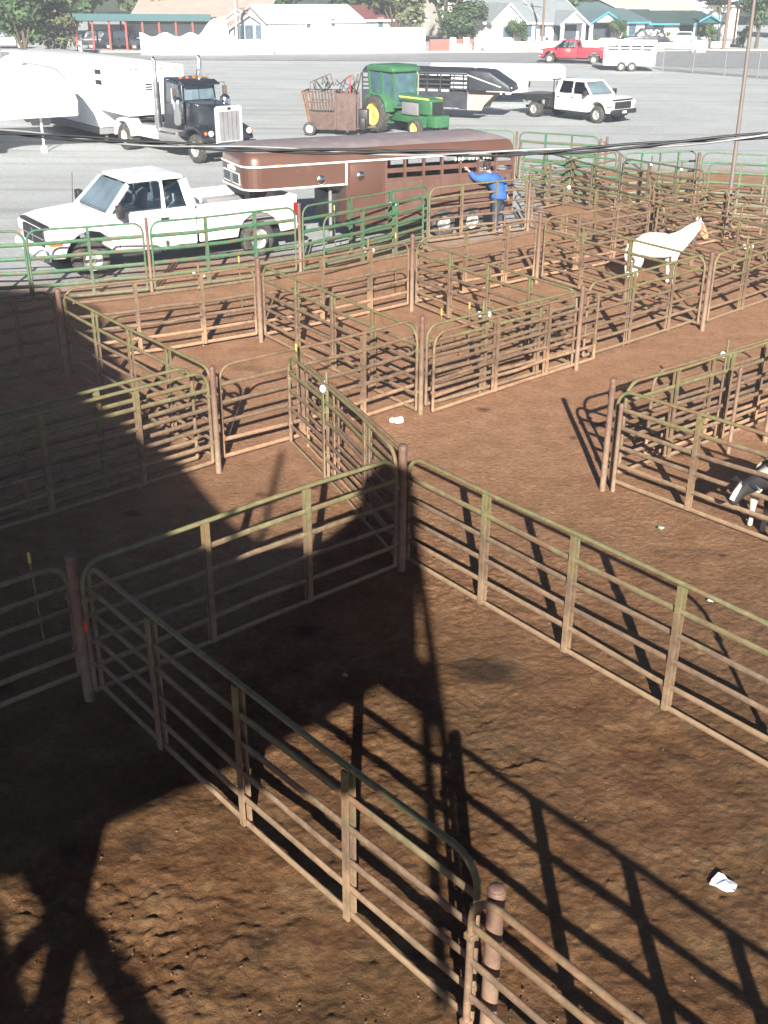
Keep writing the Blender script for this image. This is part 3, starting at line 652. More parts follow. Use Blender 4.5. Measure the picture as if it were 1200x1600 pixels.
# ---------------- semi truck, box trailer, fifth wheel ----------------
M_NAVY = mat('black_truck_paint', (.018, .022, .03), .3, coat=.4, var=.2, dirt=(.12, .12, .12), dirt_lo=.66)
def semi():
    loc, th, sc = fit1((310, 255), (0, -1.0), R(-48), 1.0)
    t = thing('semi_truck', 'black semi truck with chrome grille, air cleaners and stacks parked beyond the white pickup', 'semi truck', loc, th, None, sc)
    MB().hexa([(.72, -.50, .85), (.72, .50, .85), (-1.05, .80, .95), (-1.05, -.80, .95), (.68, -.46, 1.98), (.68, .46, 1.98), (-1.05, .72, 2.12), (-1.05, -.72, 2.12)][0:4]+[(.68, -.46, 1.98), (.68, .46, 1.98), (-1.05, .72, 2.12), (-1.05, -.72, 2.12)]).build('hood', M_NAVY, t, bevel=.05)
    g = MB().prism([(-.60, .72), (.60, .72), (.60, 1.98), (.52, 2.06), (-.52, 2.06), (-.60, 1.98)], .66, .76, 'x').build('grille_surround', M_CHROME, t, bevel=.02)
    g.data.materials[0] = mat('bright_grille_shell', (.82, .83, .84), .25, metal=.5)
    M = MB().box(.755, .77, -.45, .45, .82, 1.86).build('grille', M_GREY, g)
    for y in (-.30, -.10, .10, .30): MB().cyl((.78, y, .82), (.78, y, 1.86), .018, n=6).build('grille_bar', M_CHROME, g)
    MB().ball((.77, 0, 1.96), (.02, .09, .05)).build('badge', M_BLACK, g)
    c = [(-1.05, -.82, 1.0), (-1.05, .82, 1.0), (-2.45, .92, 1.0), (-2.45, -.92, 1.0), (-1.25, -.76, 2.82), (-1.25, .76, 2.82), (-2.40, .82, 2.92), (-2.40, -.82, 2.92)]
    M = MB(); M.add(c, [(0,1,2,3),(4,7,6,5),(0,4,5,1),(1,5,6,2),(2,6,7,3),(3,7,4,0)]); M.build('cab', M_NAVY, t, bevel=.07, seg=3)
    M = MB(); patch(M, [c[0], c[1], c[5], c[4]], [(.07, .63), (.49, .63), (.49, .93), (.09, .93)], .01); M.build('windscreen', M_GLASSB, t)
    M = MB(); patch(M, [c[0], c[1], c[5], c[4]], [(.51, .63), (.93, .63), (.91, .93), (.51, .93)], .01); M.build('windscreen', M_GLASSB, t)
    MB().hexa([(-.95, -.80, 2.66), (-.95, .80, 2.66), (-1.3, .80, 2.76), (-1.3, -.80, 2.76), (-.93, -.80, 2.70), (-.93, .80, 2.70), (-1.3, .80, 2.84), (-1.3, -.80, 2.84)]).build('sun_visor', M_NAVY, t)
    for y in (-.6, -.3, 0, .3, .6): MB().ball((-1.5, y, 2.92), (.10, .05, .05)).build('roof_light', M_AMB, t)
    MB().tube([(-1.9, .4, 2.9), (-1.9, .4, 3.15), (-1.7, .4, 3.15)], .03, 6).build('horn', M_CHROME, t)
    for s in (1, -1):
        Q = [c[3], c[0], c[4], c[7]] if s == -1 else [c[1], c[2], c[6], c[5]]
        M = MB(); patch(M, Q, [(.14, .55), (.86, .58), (.84, .92), (.16, .92)] if s == -1 else [(.14, .58), (.86, .55), (.84, .92), (.16, .92)], .01); M.build('side_window', M_GLASS, t)
        y = s*.9
        M = MB(); patch(M, Q, [(.08, .04), (.92, .04), (.92, .52), (.08, .52)], .012); d = M.build('door', M_NAVY, t)
        MB().lathe([(.001, s*.02), (.16, s*.02), (.17, 0)], 'y', (-1.0, s*1.0, 1.32), 18).lathe([(.19, -.01), (.19, .01)], 'z', (-1.0, s*1.08, 1.45), 18) if False else None
        MB().lathe([(.04, 2.30), (.10, 2.28), (.19, 2.20), (.20, 2.12), (.20, 1.38), (.17, 1.30), (.05, 1.27)], 'z', (-1.02, s*1.06, 0), 20).build('air_cleaner', M_CHROME, t)
        o = MB().cyl((-2.62, s*1.02, 1.05), (-2.62, s*1.02, 2.75), .14).build('exhaust_stack', M_CHROME, t)
        MB().tube([(-2.62, s*1.02, 2.75), (-2.62, s*1.02, 3.45), (-2.70, s*1.02, 3.6)], .075, 12).tube([(-2.62, s*1.02, 1.05), (-2.5, s*.9, .8)], .09, 8).build('exhaust_pipe', M_CHROME, o)
        m = MB().cyl((-1.15, s*1.15, 1.9), (-1.15, s*1.15, 2.75), .018, n=6).bar((-1.2, s*.86, 2.72), (-1.15, s*1.15, 2.72), .03).bar((-1.2, s*.86, 1.95), (-1.15, s*1.15, 1.95), .03).box(-1.18, -1.12, s*1.07, s*1.25, 2.05, 2.6).build('mirror', M_CHROME, t)
        MB().prism([(-1.1, .95), (-1.1, 1.05), (-.75, 1.10), (-.45, 1.28), (0, 1.34), (.42, 1.22), (.66, .92), (.66, .80), (.60, .80), (.40, 1.10), (0, 1.24), (-.42, 1.16), (-.66, .92), (-.9, .9)], s*.62, s*1.14).build('front_fender', M_NAVY, t, bevel=.03)
        MB().ball((.78, s*.86, 1.12), (.12, .10, .11)).build('headlight', M_LAMP, t); MB().ball((.7, s*1.04, 1.12), (.07, .06, .07)).build('indicator', M_AMB, t)
        MB().cyl((-1.2, s*.88, .78), (-2.5, s*.88, .78), .30, n=20).build('fuel_tank', M_GREY, t)
        MB().box(-1.25, -2.5, s*1.1, s*1.2, .95, 1.0).box(-1.3, -2.4, s*1.1, s*1.22, .55, .6).build('cab_step', M_CHROME, t)
        wheel(t, 0, s*.98, .52, .30, side=s); wheel(t, -5.0, s*1.02, .52, .52, side=s)
        MB().prism([(-5.62+.0, .55), (-5.55, .85), (-5.3, 1.08), (-5.0, 1.15), (-4.7, 1.08), (-4.45, .85), (-4.4, .6), (-4.3, .6), (-4.35, .95), (-4.62, 1.2), (-5.0, 1.27), (-5.38, 1.2), (-5.68, .95), (-5.75, .55)], s*.72, s*1.3).build('rear_fender', M_WHITE, t, bevel=.02)
        MB().box(-2.7, -4.35, s*.55, s*1.1, .62, 1.02).build('side_box', M_WHITE, t, bevel=.02)
    MB().box(.5, -5.7, -.45, .45, .70, 1.0).build('chassis', M_GREY, t)
    MB().prism([(.70, .45), (.92, .47), (.92, .78), (.75, .80)], -1.12, 1.12).build('front_bumper', M_CHROME, t, bevel=.03)
    MB().lathe([(.001, 1.28), (.5, 1.26), (.5, 1.16), (.001, 1.14)], 'z', (-4.9, 0, 0), 20).build('fifth_wheel_plate', M_BLACK, t)
    # box trailer coupled to it
    x, y = loc[0]-4.35*math.cos(th), loc[1]-4.35*math.sin(th)
    b = thing('box_trailer', 'long white drop deck box trailer coupled behind the black semi truck', 'semi trailer', (x, y, 0), th+R(-6))
    MB().prism([(0, 1.33), (0, 3.2), (-13.5, 3.2), (-13.5, .62), (-3.0, .62), (-3.0, 1.36)], -1.3, 1.3).build('body', M_WHITE2, b, bevel=.05)
    MB().box(-3.1, -9.5, -1.29, 1.29, .35, .60).build('belly_box', M_GREY, b)
    for z in (2.85, 2.45): MB().box(-2.3, -3.0, -1.312, -1.29, z-.09, z+.09).build('side_vent', M_BLACK, b)
    for s in (.03, -.03):
        pass
    MB().box(-2.15, -2.2, -1.36, -1.3, 1.5, 3.1).build('door_post', M_WHITE2, b); MB().box(-3.1, -3.15, -1.36, -1.3, 1.5, 3.1).build('door_post', M_WHITE2, b)
    for z in (2.3, 2.4, 2.5): MB().box(.0, .03, -.45, -.1, z-.02, z+.03).build('front_louvre', M_BLACK, b)
    for yy in (-1.0, -.8, .3, .9): MB().box(0, .03, yy-.05, yy+.05, 3.05, 3.10).build('marker_light', M_AMB, b)
    for s in (1, -1):
        for xx in (-11.3, -12.5): wheel(b, xx, s*1.02, .5, .5, side=s)
        MB().bar((-3.4, s*.9, .05), (-3.4, s*.9, 1.4), .12).build('landing_leg', M_GREY, b)
semi()
def rv():
    loc, th, sc = fit1((70, 238), (-1.1, -.6), R(17), 1.0)
    t = thing('travel_trailer', 'huge white fifth wheel camper with overhanging nose at the left edge', 'camper', loc, th, None, sc)
    H_ = 3.25
    top = [(.35, 1.40), (.38, 2.0), (.15, 2.6), (-.25, 3.05), (-1.2, H_), (-11, H_), (-11, .75), (-3.2, .75), (-2.75, 1.28), (-2.0, 1.33)]
    MB().prism(top, -1.22, 1.22).build('body', M_WHITE2, t, bevel=.08, seg=3)
    MB().box(.3, -2.0, -1.226, -1.215, 1.93, 1.955).build('trim_line', M_GREY, t)
    MB().box(-3.3, -10.8, -1.227, -1.215, 1.20, 1.32).build('stripe', mat('blue_stripe', (.10, .16, .24), .5), t)
    for x in (-4.6, -7.5): MB().box(x, x-1.1, -1.24, -1.2, 2.2, 2.9).build('window', M_GLASS, t)
    for s in (1, -1):
        MB().cyl((-1.1, s*.6, 1.6), (-1.1, s*.6, .06), .045).cyl((-1.1, s*.6, .06), (-1.1, s*.6, 0), .14).build('jack', M_WHITE2, t)
        for x in (-7.6, -8.5): wheel(t, x, s*1.05, .38, .25, side=s)
    MB().hexa([(-.75, -.16, .98), (-.75, .16, .98), (-1.45, .16, .98), (-1.45, -.16, .98), (-.6, -.3, 1.6), (-.6, .3, 1.6), (-1.7, .3, 1.6), (-1.7, -.3, 1.6)]).build('pin_box', M_GREY, t)
    MB().box(-3.0, -10.5, -1.0, 1.0, .45, .76).build('underframe', M_GREY, t)
    MB().box(-3.0, -6.2, -1.85, -1.24, .62, .70).build('entry_step', M_WHITE2, t)
    MB().ball((-1.9, -.2, H_+.12), (.45, .35, .25)).build('roof_vent', M_WHITE2, t)
rv()
# ---------------- tractor and squeeze chute ----------------
M_JG = mat('tractor_green', (.04, .15, .065), .4, coat=.2, var=.1, dirt=(.16, .20, .11), dirt_lo=.55)
M_JY = mat('tractor_yellow', (.80, .66, .13), .4, dirt=(.6, .45, .2), dirt_lo=.6)
def tractor():
    loc, th, sc = fit1((590, 207), (0, -.85), R(-50), .97)
    t = thing('tractor', 'green farm tractor with cab and yellow wheel centres parked behind the brown trailer', 'tractor', loc, th, None, sc)
    def ag(x, y, r, w, s):
        o = MB().lathe([(r*.60, -w/2), (r*.93, -w*.48), (r*.98, -w*.3), (r*.98, w*.3), (r*.93, w*.48), (r*.60, w/2), (r*.58, 0), (r*.6, -w/2)], 'y', (x, y, r), 36)
        if r > .6:
            for k in range(22):
                a = 2*PI*k/22
                for q in (-1, 1):
                    aa = a+(PI/22 if q > 0 else 0)
                    o.bar((x+r*.96*math.cos(aa), y, r+r*.96*math.sin(aa)), (x+r*.97*math.cos(aa+.12), y+q*w*.46, r+r*.97*math.sin(aa+.12)), .05, .05)
        o = o.build('wheel', M_TYRE, t)
        MB().lathe([(.001, s*w*.12), (r*.14, s*w*.16), (r*.16, s*w*.02), (r*.42, s*w*.0), (r*.56, s*w*.25), (r*.62, s*w*.46)], 'y', (x, y, r), 28).build('rim', M_JY, o)
    for s in (1, -1):
        ag(0, s*.95, .85, .50, s); ag(2.65, s*.80, .42, .28, s)
        MB().prism([(-.75, 1.25), (-.6, 1.62), (-.2, 1.80), (.45, 1.78), (.85, 1.45), (.95, 1.0), (.88, .98), (.75, 1.35), (.4, 1.66), (-.15, 1.70), (-.5, 1.52), (-.66, 1.22)], s*.60, s*1.12).build('rear_fender', M_JG, t, bevel=.02)
        MB().box(1.05, 3.1, s*.405, s*.42, 1.63, 1.70).build('stripe', M_JY, t)
        MB().box(1.15, 2.3, s*.2, s*.36, .9, 1.45).build('engine_side', M_GREY, t, bevel=.03)
        MB().box(.55, .95, s*.62, s*.95, .5, .56).box(.6, .9, s*.65, s*.9, .8, .86).build('cab_step', M_JG, t)
    MB().prism([(.95, 1.48), (.95, 1.80), (2.2, 1.74), (3.15, 1.66), (3.25, 1.5), (3.25, .98), (2.4, .98), (2.35, 1.48)], -.40, .40).build('hood', M_JG, t, bevel=.05)
    MB().box(3.24, 3.27, -.32, .32, 1.02, 1.55).build('front_grille', M_BLACK, t)
    MB().box(3.0, 3.62, -.42, .42, .48, .98).build('front_weights', M_JG, t, bevel=.03)
    MB().box(.2, 3.1, -.25, .25, .55, 1.0).build('chassis', M_JG, t, bevel=.03)
    MB().bar((2.65, -.75, .5), (2.65, .75, .5), .14).build('front_axle', M_JG, t); MB().cyl((0, -.9, .85), (0, .9, .85), .14).build('rear_axle', M_JG, t)
    c = [(-.62, -.75, 1.35), (1.02, -.62, 1.2), (1.02, .62, 1.2), (-.62, .75, 1.35), (-.75, -.78, 2.72), (.92, -.68, 2.72), (.92, .68, 2.72), (-.75, .78, 2.72)]
    M = MB()
    for i in range(4): M.bar(c[i], c[i+4], .09)
    for a, b_ in ((0, 1), (1, 2), (2, 3), (3, 0)): M.bar(c[a], c[b_], .09)
    for s in (1, -1): M.bar((.25, s*.73, 1.3), (.2, s*.76, 2.7), .07)
    M.build('cab_frame', M_JG, t)
    M = MB(); M.prism([(-.85, 2.70), (-.85, 2.92), (-.6, 3.0), (.8, 3.0), (1.1, 2.88), (1.1, 2.70)], -.85, .85); M.build('cab_roof', M_JG, t, bevel=.06)
    gl = mat('tractor_glass', (.06, .12, .14), .1, var=.4, scale=2, spec=.9)
    for a, b_, d, e in ((0, 1, 5, 4), (1, 2, 6, 5), (2, 3, 7, 6), (3, 0, 4, 7)):
        M = MB(); patch(M, [c[a], c[b_], c[d], c[e]], [(.05, .05), (.95, .05), (.95, .97), (.05, .97)], .0, .01); M.build('cab_glass', gl, t)
    MB().box(-.6, .3, -.80, -.76, 1.3, 1.55).build('side_plate', M_BLACK, t)
    MB().tube([(1.75, .12, 1.75), (1.75, .12, 2.6), (1.70, .12, 2.75)], .045, 10).build('exhaust_pipe', M_GREY, t)
    MB().bar((-.3, -.35, .75), (-1.25, -.35, .6), .06).bar((-.3, .35, .75), (-1.25, .35, .6), .06).bar((-.3, 0, 1.2), (-1.25, 0, 1.0), .06).build('three_point_hitch', M_BLACK, t)
tractor()
M_RSTM = mat('rusty_machine_steel', (.10, .066, .058), .8, var=.35, scale=2.5, dirt=(.16, .105, .085), dirt_lo=.45)
M_RSTT = mat('tan_rusty_plate', (.24, .155, .095), .8, var=.2, scale=2.5, dirt=(.16, .09, .06), dirt_lo=.5)
def chute():
    loc, th, sc = fit1((484, 212), (0, -.75), R(-8), .86)
    t = thing('squeeze_chute', 'rusty portable cattle squeeze chute on wheels behind the green tractor', 'cattle chute', loc, th, None, sc)
    for s in (1, -1):
        Q = [(-.05, s*.40, .35), (1.35, s*.40, .35), (1.35, s*.80, 2.15), (-.35, s*.80, 2.15)]
        M = MB()
        def P(u, v): 
            a, b_, c, d = [Vector(q) for q in Q]; return (a*(1-u)+b_*u)*(1-v)+(d*(1-u)+c*u)*v
        patch(M, Q if s == -1 else Q[::-1], [(0, 0), (1, 0), (1, .42), (0, .42)] if s == -1 else [(0, .58), (1, .58), (1, 1), (0, 1)], .02, .03); M.build('side_plate', M_RSTM, t)
        M = MB()
        for k in range(9): M.bar(P(.12+.1*k, .42), P(.12+.1*k, 1), .05)
        for v in (.42, .72, 1): M.bar(P(0, v), P(1, v), .06)
        M.build('side_bars', M_RSTM, t)
        M = MB(); M.bar(P(0, 0), P(0, 1.02), .18, .06).bar(P(.06, 0), P(.06, 1), .1, .05); M.build('tan_upright', M_RSTT, t)
        M = MB().box(1.4, 2.45, s*.62, s*.70, .3, 2.1).box(1.95, 2.05, s*.60, s*.74, .2, 2.3); M.build('head_panel', M_RSTM, t, bevel=.01)
        wheel(t, 0, s*.72, .34, .2, M_WHITEP, side=s)
        M = MB().tube([(.1, s*.75, 2.15), (.05, s*.6, 2.6), (.9, s*.5, 2.95), (1.1, s*.5, 2.35)], .03, 6).tube([(2.3, s*.6, 2.1), (2.55, s*.5, 3.05)], .035, 6).tube([(1.5, s*.5, 2.15), (1.75, s*.4, 2.7), (2.1, s*.3, 2.95), (2.4, s*.3, 2.6)], .025, 6); M.build('overhead_frame', M_RSTM, t)
    M = MB().box(-.35, 1.35, -.8, .8, 2.13, 2.19) if False else MB().bar((-.3, -.8, 2.17), (-.3, .8, 2.17), .06).bar((1.35, -.8, 2.17), (1.35, .8, 2.17), .06).bar((.6, -.8, 2.17), (.6, .8, 2.17), .06)
    M.build('cross_bar', M_RSTM, t)
    rnd = random.Random(2); M = MB()
    for k in range(14):
        a = (rnd.uniform(.1, 2.3), rnd.uniform(-.5, .5), rnd.uniform(2.1, 2.5)); M.tube([a, (a[0]+rnd.uniform(-.4, .4), a[1]+rnd.uniform(-.3, .3), a[2]+rnd.uniform(.1, .45)), (a[0]+rnd.uniform(-.5, .5), a[1], a[2]-.1)], .022, 5)
    M.build('hoses_and_levers', M_BLACK, t)
    MB().box(1.5, 2.4, -.66, .66, .28, .36).box(0, 1.4, -.4, .4, .28, .34).build('floor', M_RSTM, t)
    MB().box(1.32, 1.42, -.78, .78, .35, 2.2).build('neck_gate', M_RSTM, t)
    MB().bar((2.15, -.68, 2.1), (2.15, -.68, 2.95), .06).bar((2.05, -.68, 2.5), (2.3, -.68, 2.5), .04).build('red_lever', M_RED, t)
    MB().bar((2.4, -.3, .35), (3.4, 0, .45), .08).bar((2.4, .3, .35), (3.4, 0, .45), .08).build('drawbar', M_RSTM, t)
    MB().box(2.5, 3.0, -.25, .3, .4, 1.3).box(2.6, 2.9, -.5, -.1, .3, .9).build('hydraulic_pump', M_BLACK, t, bevel=.03)
chute()
# ---------------- other trailers ----------------
M_BLKT = mat('black_trailer_paint', (.028, .032, .04), .45, var=.2, dirt=(.12, .11, .10), dirt_lo=.62)
M_TANP = mat('dusty_aluminium', (.34, .30, .25), .6, var=.12, dirt=(.24, .19, .14), dirt_lo=.5)
M_SLATB = mat('pale_hay_behind_slats', (.50, .46, .36), .8)
def black_trailer():
    loc, th, sc = fit1((728, 188), (-2.4, -1.05), R(-17), .98)
    t = thing('black_stock_trailer', 'black slatted stock trailer with white nose trim hitched to the flatbed truck', 'stock trailer', loc, th, None, sc)
    hw = 1.05; ZT = 2.15; XN = -2.4; XE = -8.0
    for s in (1, -1):
        MB().box(XN, XE, s*hw, s*(hw-.04), .55, 1.35).build('side_panel', M_BLKT, t)
        MB().box(XN-.4, XE, s*(hw+.01), s*(hw-.05), .52, .60).build('lower_rail', M_GREY, t)
        for x in np.linspace(XN, XE, 9): MB().box(x-.03, x+.03, s*(hw+.02), s*(hw-.05), .5, ZT).build('side_post', M_BLKT, t)
        for z in (1.50, 1.70, 1.92): MB().box(XN, XE, s*(hw-.035), s*(hw-.0), z-.04, z+.04).build('slat', M_BLKT, t)
        MB().prism([(XN+.02, .5), (XN+.02, 1.25), (XN+1.4, 1.25), (XN+.9, .75), (XN+.8, .5)], s*hw, s*(hw-.06)).build('front_wing', M_TANP, t)
        for x in (XE+1.6, XE+2.5): wheel(t, x, s*(hw+.0), .38, .22, side=s)
        MB().box(XE+.9, XE+3.2, s*(hw+.01), s*(hw+.24), .82, .87).build('fender', M_BLKT, t)
    MB().box(XN, XE, -hw+.05, hw-.05, .50, .55).build('floor', M_GREY, t)
    MB().box(XN-1.4, XE+.2, hw-.3, hw-.08, .6, 1.95).build('pale_load', M_SLATB, t)
    MB().prism([(-hw-.02, ZT), (-hw-.02, ZT+.12), (-.5, ZT+.30), (.5, ZT+.30), (hw+.02, ZT+.12), (hw+.02, ZT)], XN, XE, 'x').build('roof', M_BLKT, t, bevel=.03)
    n = [(XN, -hw-.02), (XN, hw+.02), (-.35, .55), (-.1, 0), (-.35, -.55)]
    MB().prism([(XN, 1.38), (XN, ZT+.28), (-1.3, ZT+.22), (-.2, 1.72), (-.1, 1.38)], -hw, hw).build('nose_section', M_BLKT, t, bevel=.12, seg=3)
    for s in (1, -1): MB().tube([(XN, s*(hw+.01), ZT+.02), (-.75, s*(hw+.01), 1.66), (-.12, s*(hw-.2), 1.60)], .025, 6).tube([(XN+1.0, s*(hw+.01), 1.42), (-.2, s*(hw-.06), 1.42)], .022, 6).build('white_trim', M_WHITEP, t)
    MB().box(XN, XN+.04, -hw, hw, .5, 1.38).build('front_wall', M_TANP, t)
    MB().bar((-.7, -.1, 1.38), (-.7, -.1, 1.05), .12).bar((-.7, .1, 1.38), (-.7, .1, 1.05), .12).build('coupler_post', M_GREY, t)
black_trailer()
def white_gooseneck():
    loc, th, sc = fit1((842, 163), (-1.5, -1.15), R(-3), .97)
    t = thing('long_white_trailer', 'long plain white gooseneck trailer beyond the black stock trailer', 'horse trailer', loc, th, None, sc)
    MB().prism([(0, 1.3), (-.1, 2.12), (-8.0, 2.12), (-8.0, .5), (-2.2, .5), (-2.2, 1.3)], -1.2, 1.2).build('body', M_WHITE2, t, bevel=.12, seg=3)
    for s in (1, -1):
        for x in (-5.5, -6.4): wheel(t, x, s*1.1, .38, .24, side=s)
    MB().box(-2.0, -2.1, -.1, .1, .05, 1.3).build('jack', M_GREY, t)
white_gooseneck()
def horse_trailer():
    loc, th, sc = fit2((972, 111), (-2.35, -1.0+2.0), (984, 111.5), (-3.2, 1.0)); 
    loc, th, sc = fit1((978, 111.5), (-2.75, 1.0), R(180-12), .98)
    t = thing('small_horse_trailer', 'small white horse trailer with side slots behind the red pickup', 'horse trailer', loc, th, None, sc)
    XE = -5.0; hw = .98
    for s in (1, -1):
        MB().box(-.9, XE, s*hw, s*(hw-.04), .45, 1.55).build('side_panel', M_WHITE2, t)
        MB().box(-.9, XE, s*hw, s*(hw-.04), 1.95, 2.25).build('upper_panel', M_WHITE2, t)
        for x in (-.9, -1.05, -2.0, -2.9, -3.8, XE+.1): MB().box(x, x-.14, s*hw, s*(hw-.04), 1.55, 1.95).build('side_post', M_WHITE2, t)
        MB().box(-.9, XE, s*hw, s*(hw-.03), 1.72, 1.78).build('slat', M_WHITE2, t)
        MB().prism([(-2.0, .75), (-2.2, .92), (-3.4, .92), (-3.6, .75), (-3.5, .75), (-3.35, .86), (-2.25, .86), (-2.1, .75)], s*hw, s*(hw+.22)).build('fender', M_WHITE2, t)
        for x in (-2.35, -3.18): wheel(t, x, s*(hw+.06), .36, .22, side=s)
    MB().box(-.9, XE, -hw, hw, .4, .45).build('floor', M_GREY, t)
    MB().box(-.86, -.9, -hw, hw, .45, 2.25).build('front_wall', M_WHITE2, t); MB().box(XE, XE+.04, -hw, hw, .45, 1.6).build('rear_gate', M_WHITE2, t)
    MB().box(-.85, XE-.0, -hw-.02, hw+.02, 2.25, 2.32).build('roof', M_WHITE2, t, bevel=.03)
    MB().bar((0, 0, .5), (-.9, .6, .5), .08).bar((0, 0, .5), (-.9, -.6, .5), .08).build('drawbar', M_GREY, t)
horse_trailer()
def car(px, th, label, m, suv=True, name='parked_car', sc=1):
    loc, th, sc = fit1(px, (0, 0), th, sc)
    t = thing(name, label, 'car', loc, th, None, sc)
    h = 1.75 if suv else 1.42
    MB().prism([(2.2, .4), (2.25, .75), (2.0, .92), (1.0, 1.02), (-2.15, 1.02), (-2.25, .7), (-2.2, .4)], -.92, .92).build('body', m, t, bevel=.08, seg=3)
    xr = -2.1 if suv else -1.5
    q = [(1.0, -.85, 1.0), (1.0, .85, 1.0), (xr, .85, 1.0), (xr, -.85, 1.0), (.35, -.66, h), (.35, .66, h), (xr+.35, .66, h), (xr+.35, -.66, h)]
    M = MB(); M.add(q, [(0,1,2,3),(4,7,6,5),(0,4,5,1),(1,5,6,2),(2,6,7,3),(3,7,4,0)]); M.build('cabin', m, t, bevel=.07)
    for Q in ([q[0], q[1], q[5], q[4]], [q[2], q[3], q[7], q[6]], [q[1], q[2], q[6], q[5]], [q[3], q[0], q[4], q[7]]):
        M = MB(); patch(M, Q, [(.08, .1), (.92, .1), (.88, .86), (.12, .86)], .01); M.build('window', M_GLASS, t)
    for s in (1, -1):
        for x in (1.4, -1.4): wheel(t, x, s*.82, .34, .22, side=s)
    return t
car((1004, 74), R(176), 'black sport utility vehicle behind the small horse trailer', M_NAVY, sc=1.1)
car((1062, 70), R(170), 'white car parked under the green roofed carport', M_WHITE, suv=False)
car((165, 76), R(12), 'dark car under the red posts of the left carport', M_NAVY)
car((196, 77), R(-12), 'second dark car under the left carport, nearer the white wall', M_NAVY)
car((12, 76), R(5), 'white van nose showing above the camper roof', M_WHITE)
# ---------------- houses, walls, trees, poles ----------------
M_WALL = mat('white_render', (.82, .81, .78), .85, var=.03, scale=.6)
M_CREAM = mat('cream_render', (.70, .67, .58), .85, var=.05, scale=.6)
M_BLUEG = mat('grey_blue_render', (.42, .47, .50), .85, var=.05, scale=.6)
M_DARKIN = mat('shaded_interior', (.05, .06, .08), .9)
M_WIN = mat('house_glass', (.07, .10, .13), .15, var=.3, spec=.8)
def roofmat(n, c): return mat(n, c, .85, var=.14, scale=1.2, bump=.3, stretch=(1, 1, 4))
RT = roofmat('tan_shingles', (.40, .29, .25)); RR = roofmat('dark_red_shingles', (.17, .055, .06)); RG = roofmat('grey_shingles', (.24, .27, .29))
RB = roofmat('teal_grey_shingles', (.09, .145, .16)); RN = roofmat('dark_green_shingles', (.035, .075, .07)); RP = roofmat('pale_shingles', (.45, .42, .38)); RW = roofmat('white_roof', (.75, .76, .76))
M_TEALT = mat('teal_trim', (.02, .085, .09), .5); M_CYAN = mat('turquoise_trim', (.06, .25, .30), .5); M_REDP = mat('red_post_paint', (.35, .05, .04), .6)
M_BRK = mat('red_brick', (.36, .12, .10), .85, var=.2, scale=3)
def slab(M, a, b, c, d, th=.12):
    """roof plane through four points with thickness below"""
    vs = [Vector(p) for p in (a, b, c, d)]; lo = [v-Vector((0, 0, th)) for v in vs]
    M.add(vs+lo, [(0, 1, 2, 3), (7, 6, 5, 4), (0, 4, 5, 1), (1, 5, 6, 2), (2, 6, 7, 3), (3, 7, 4, 0)])
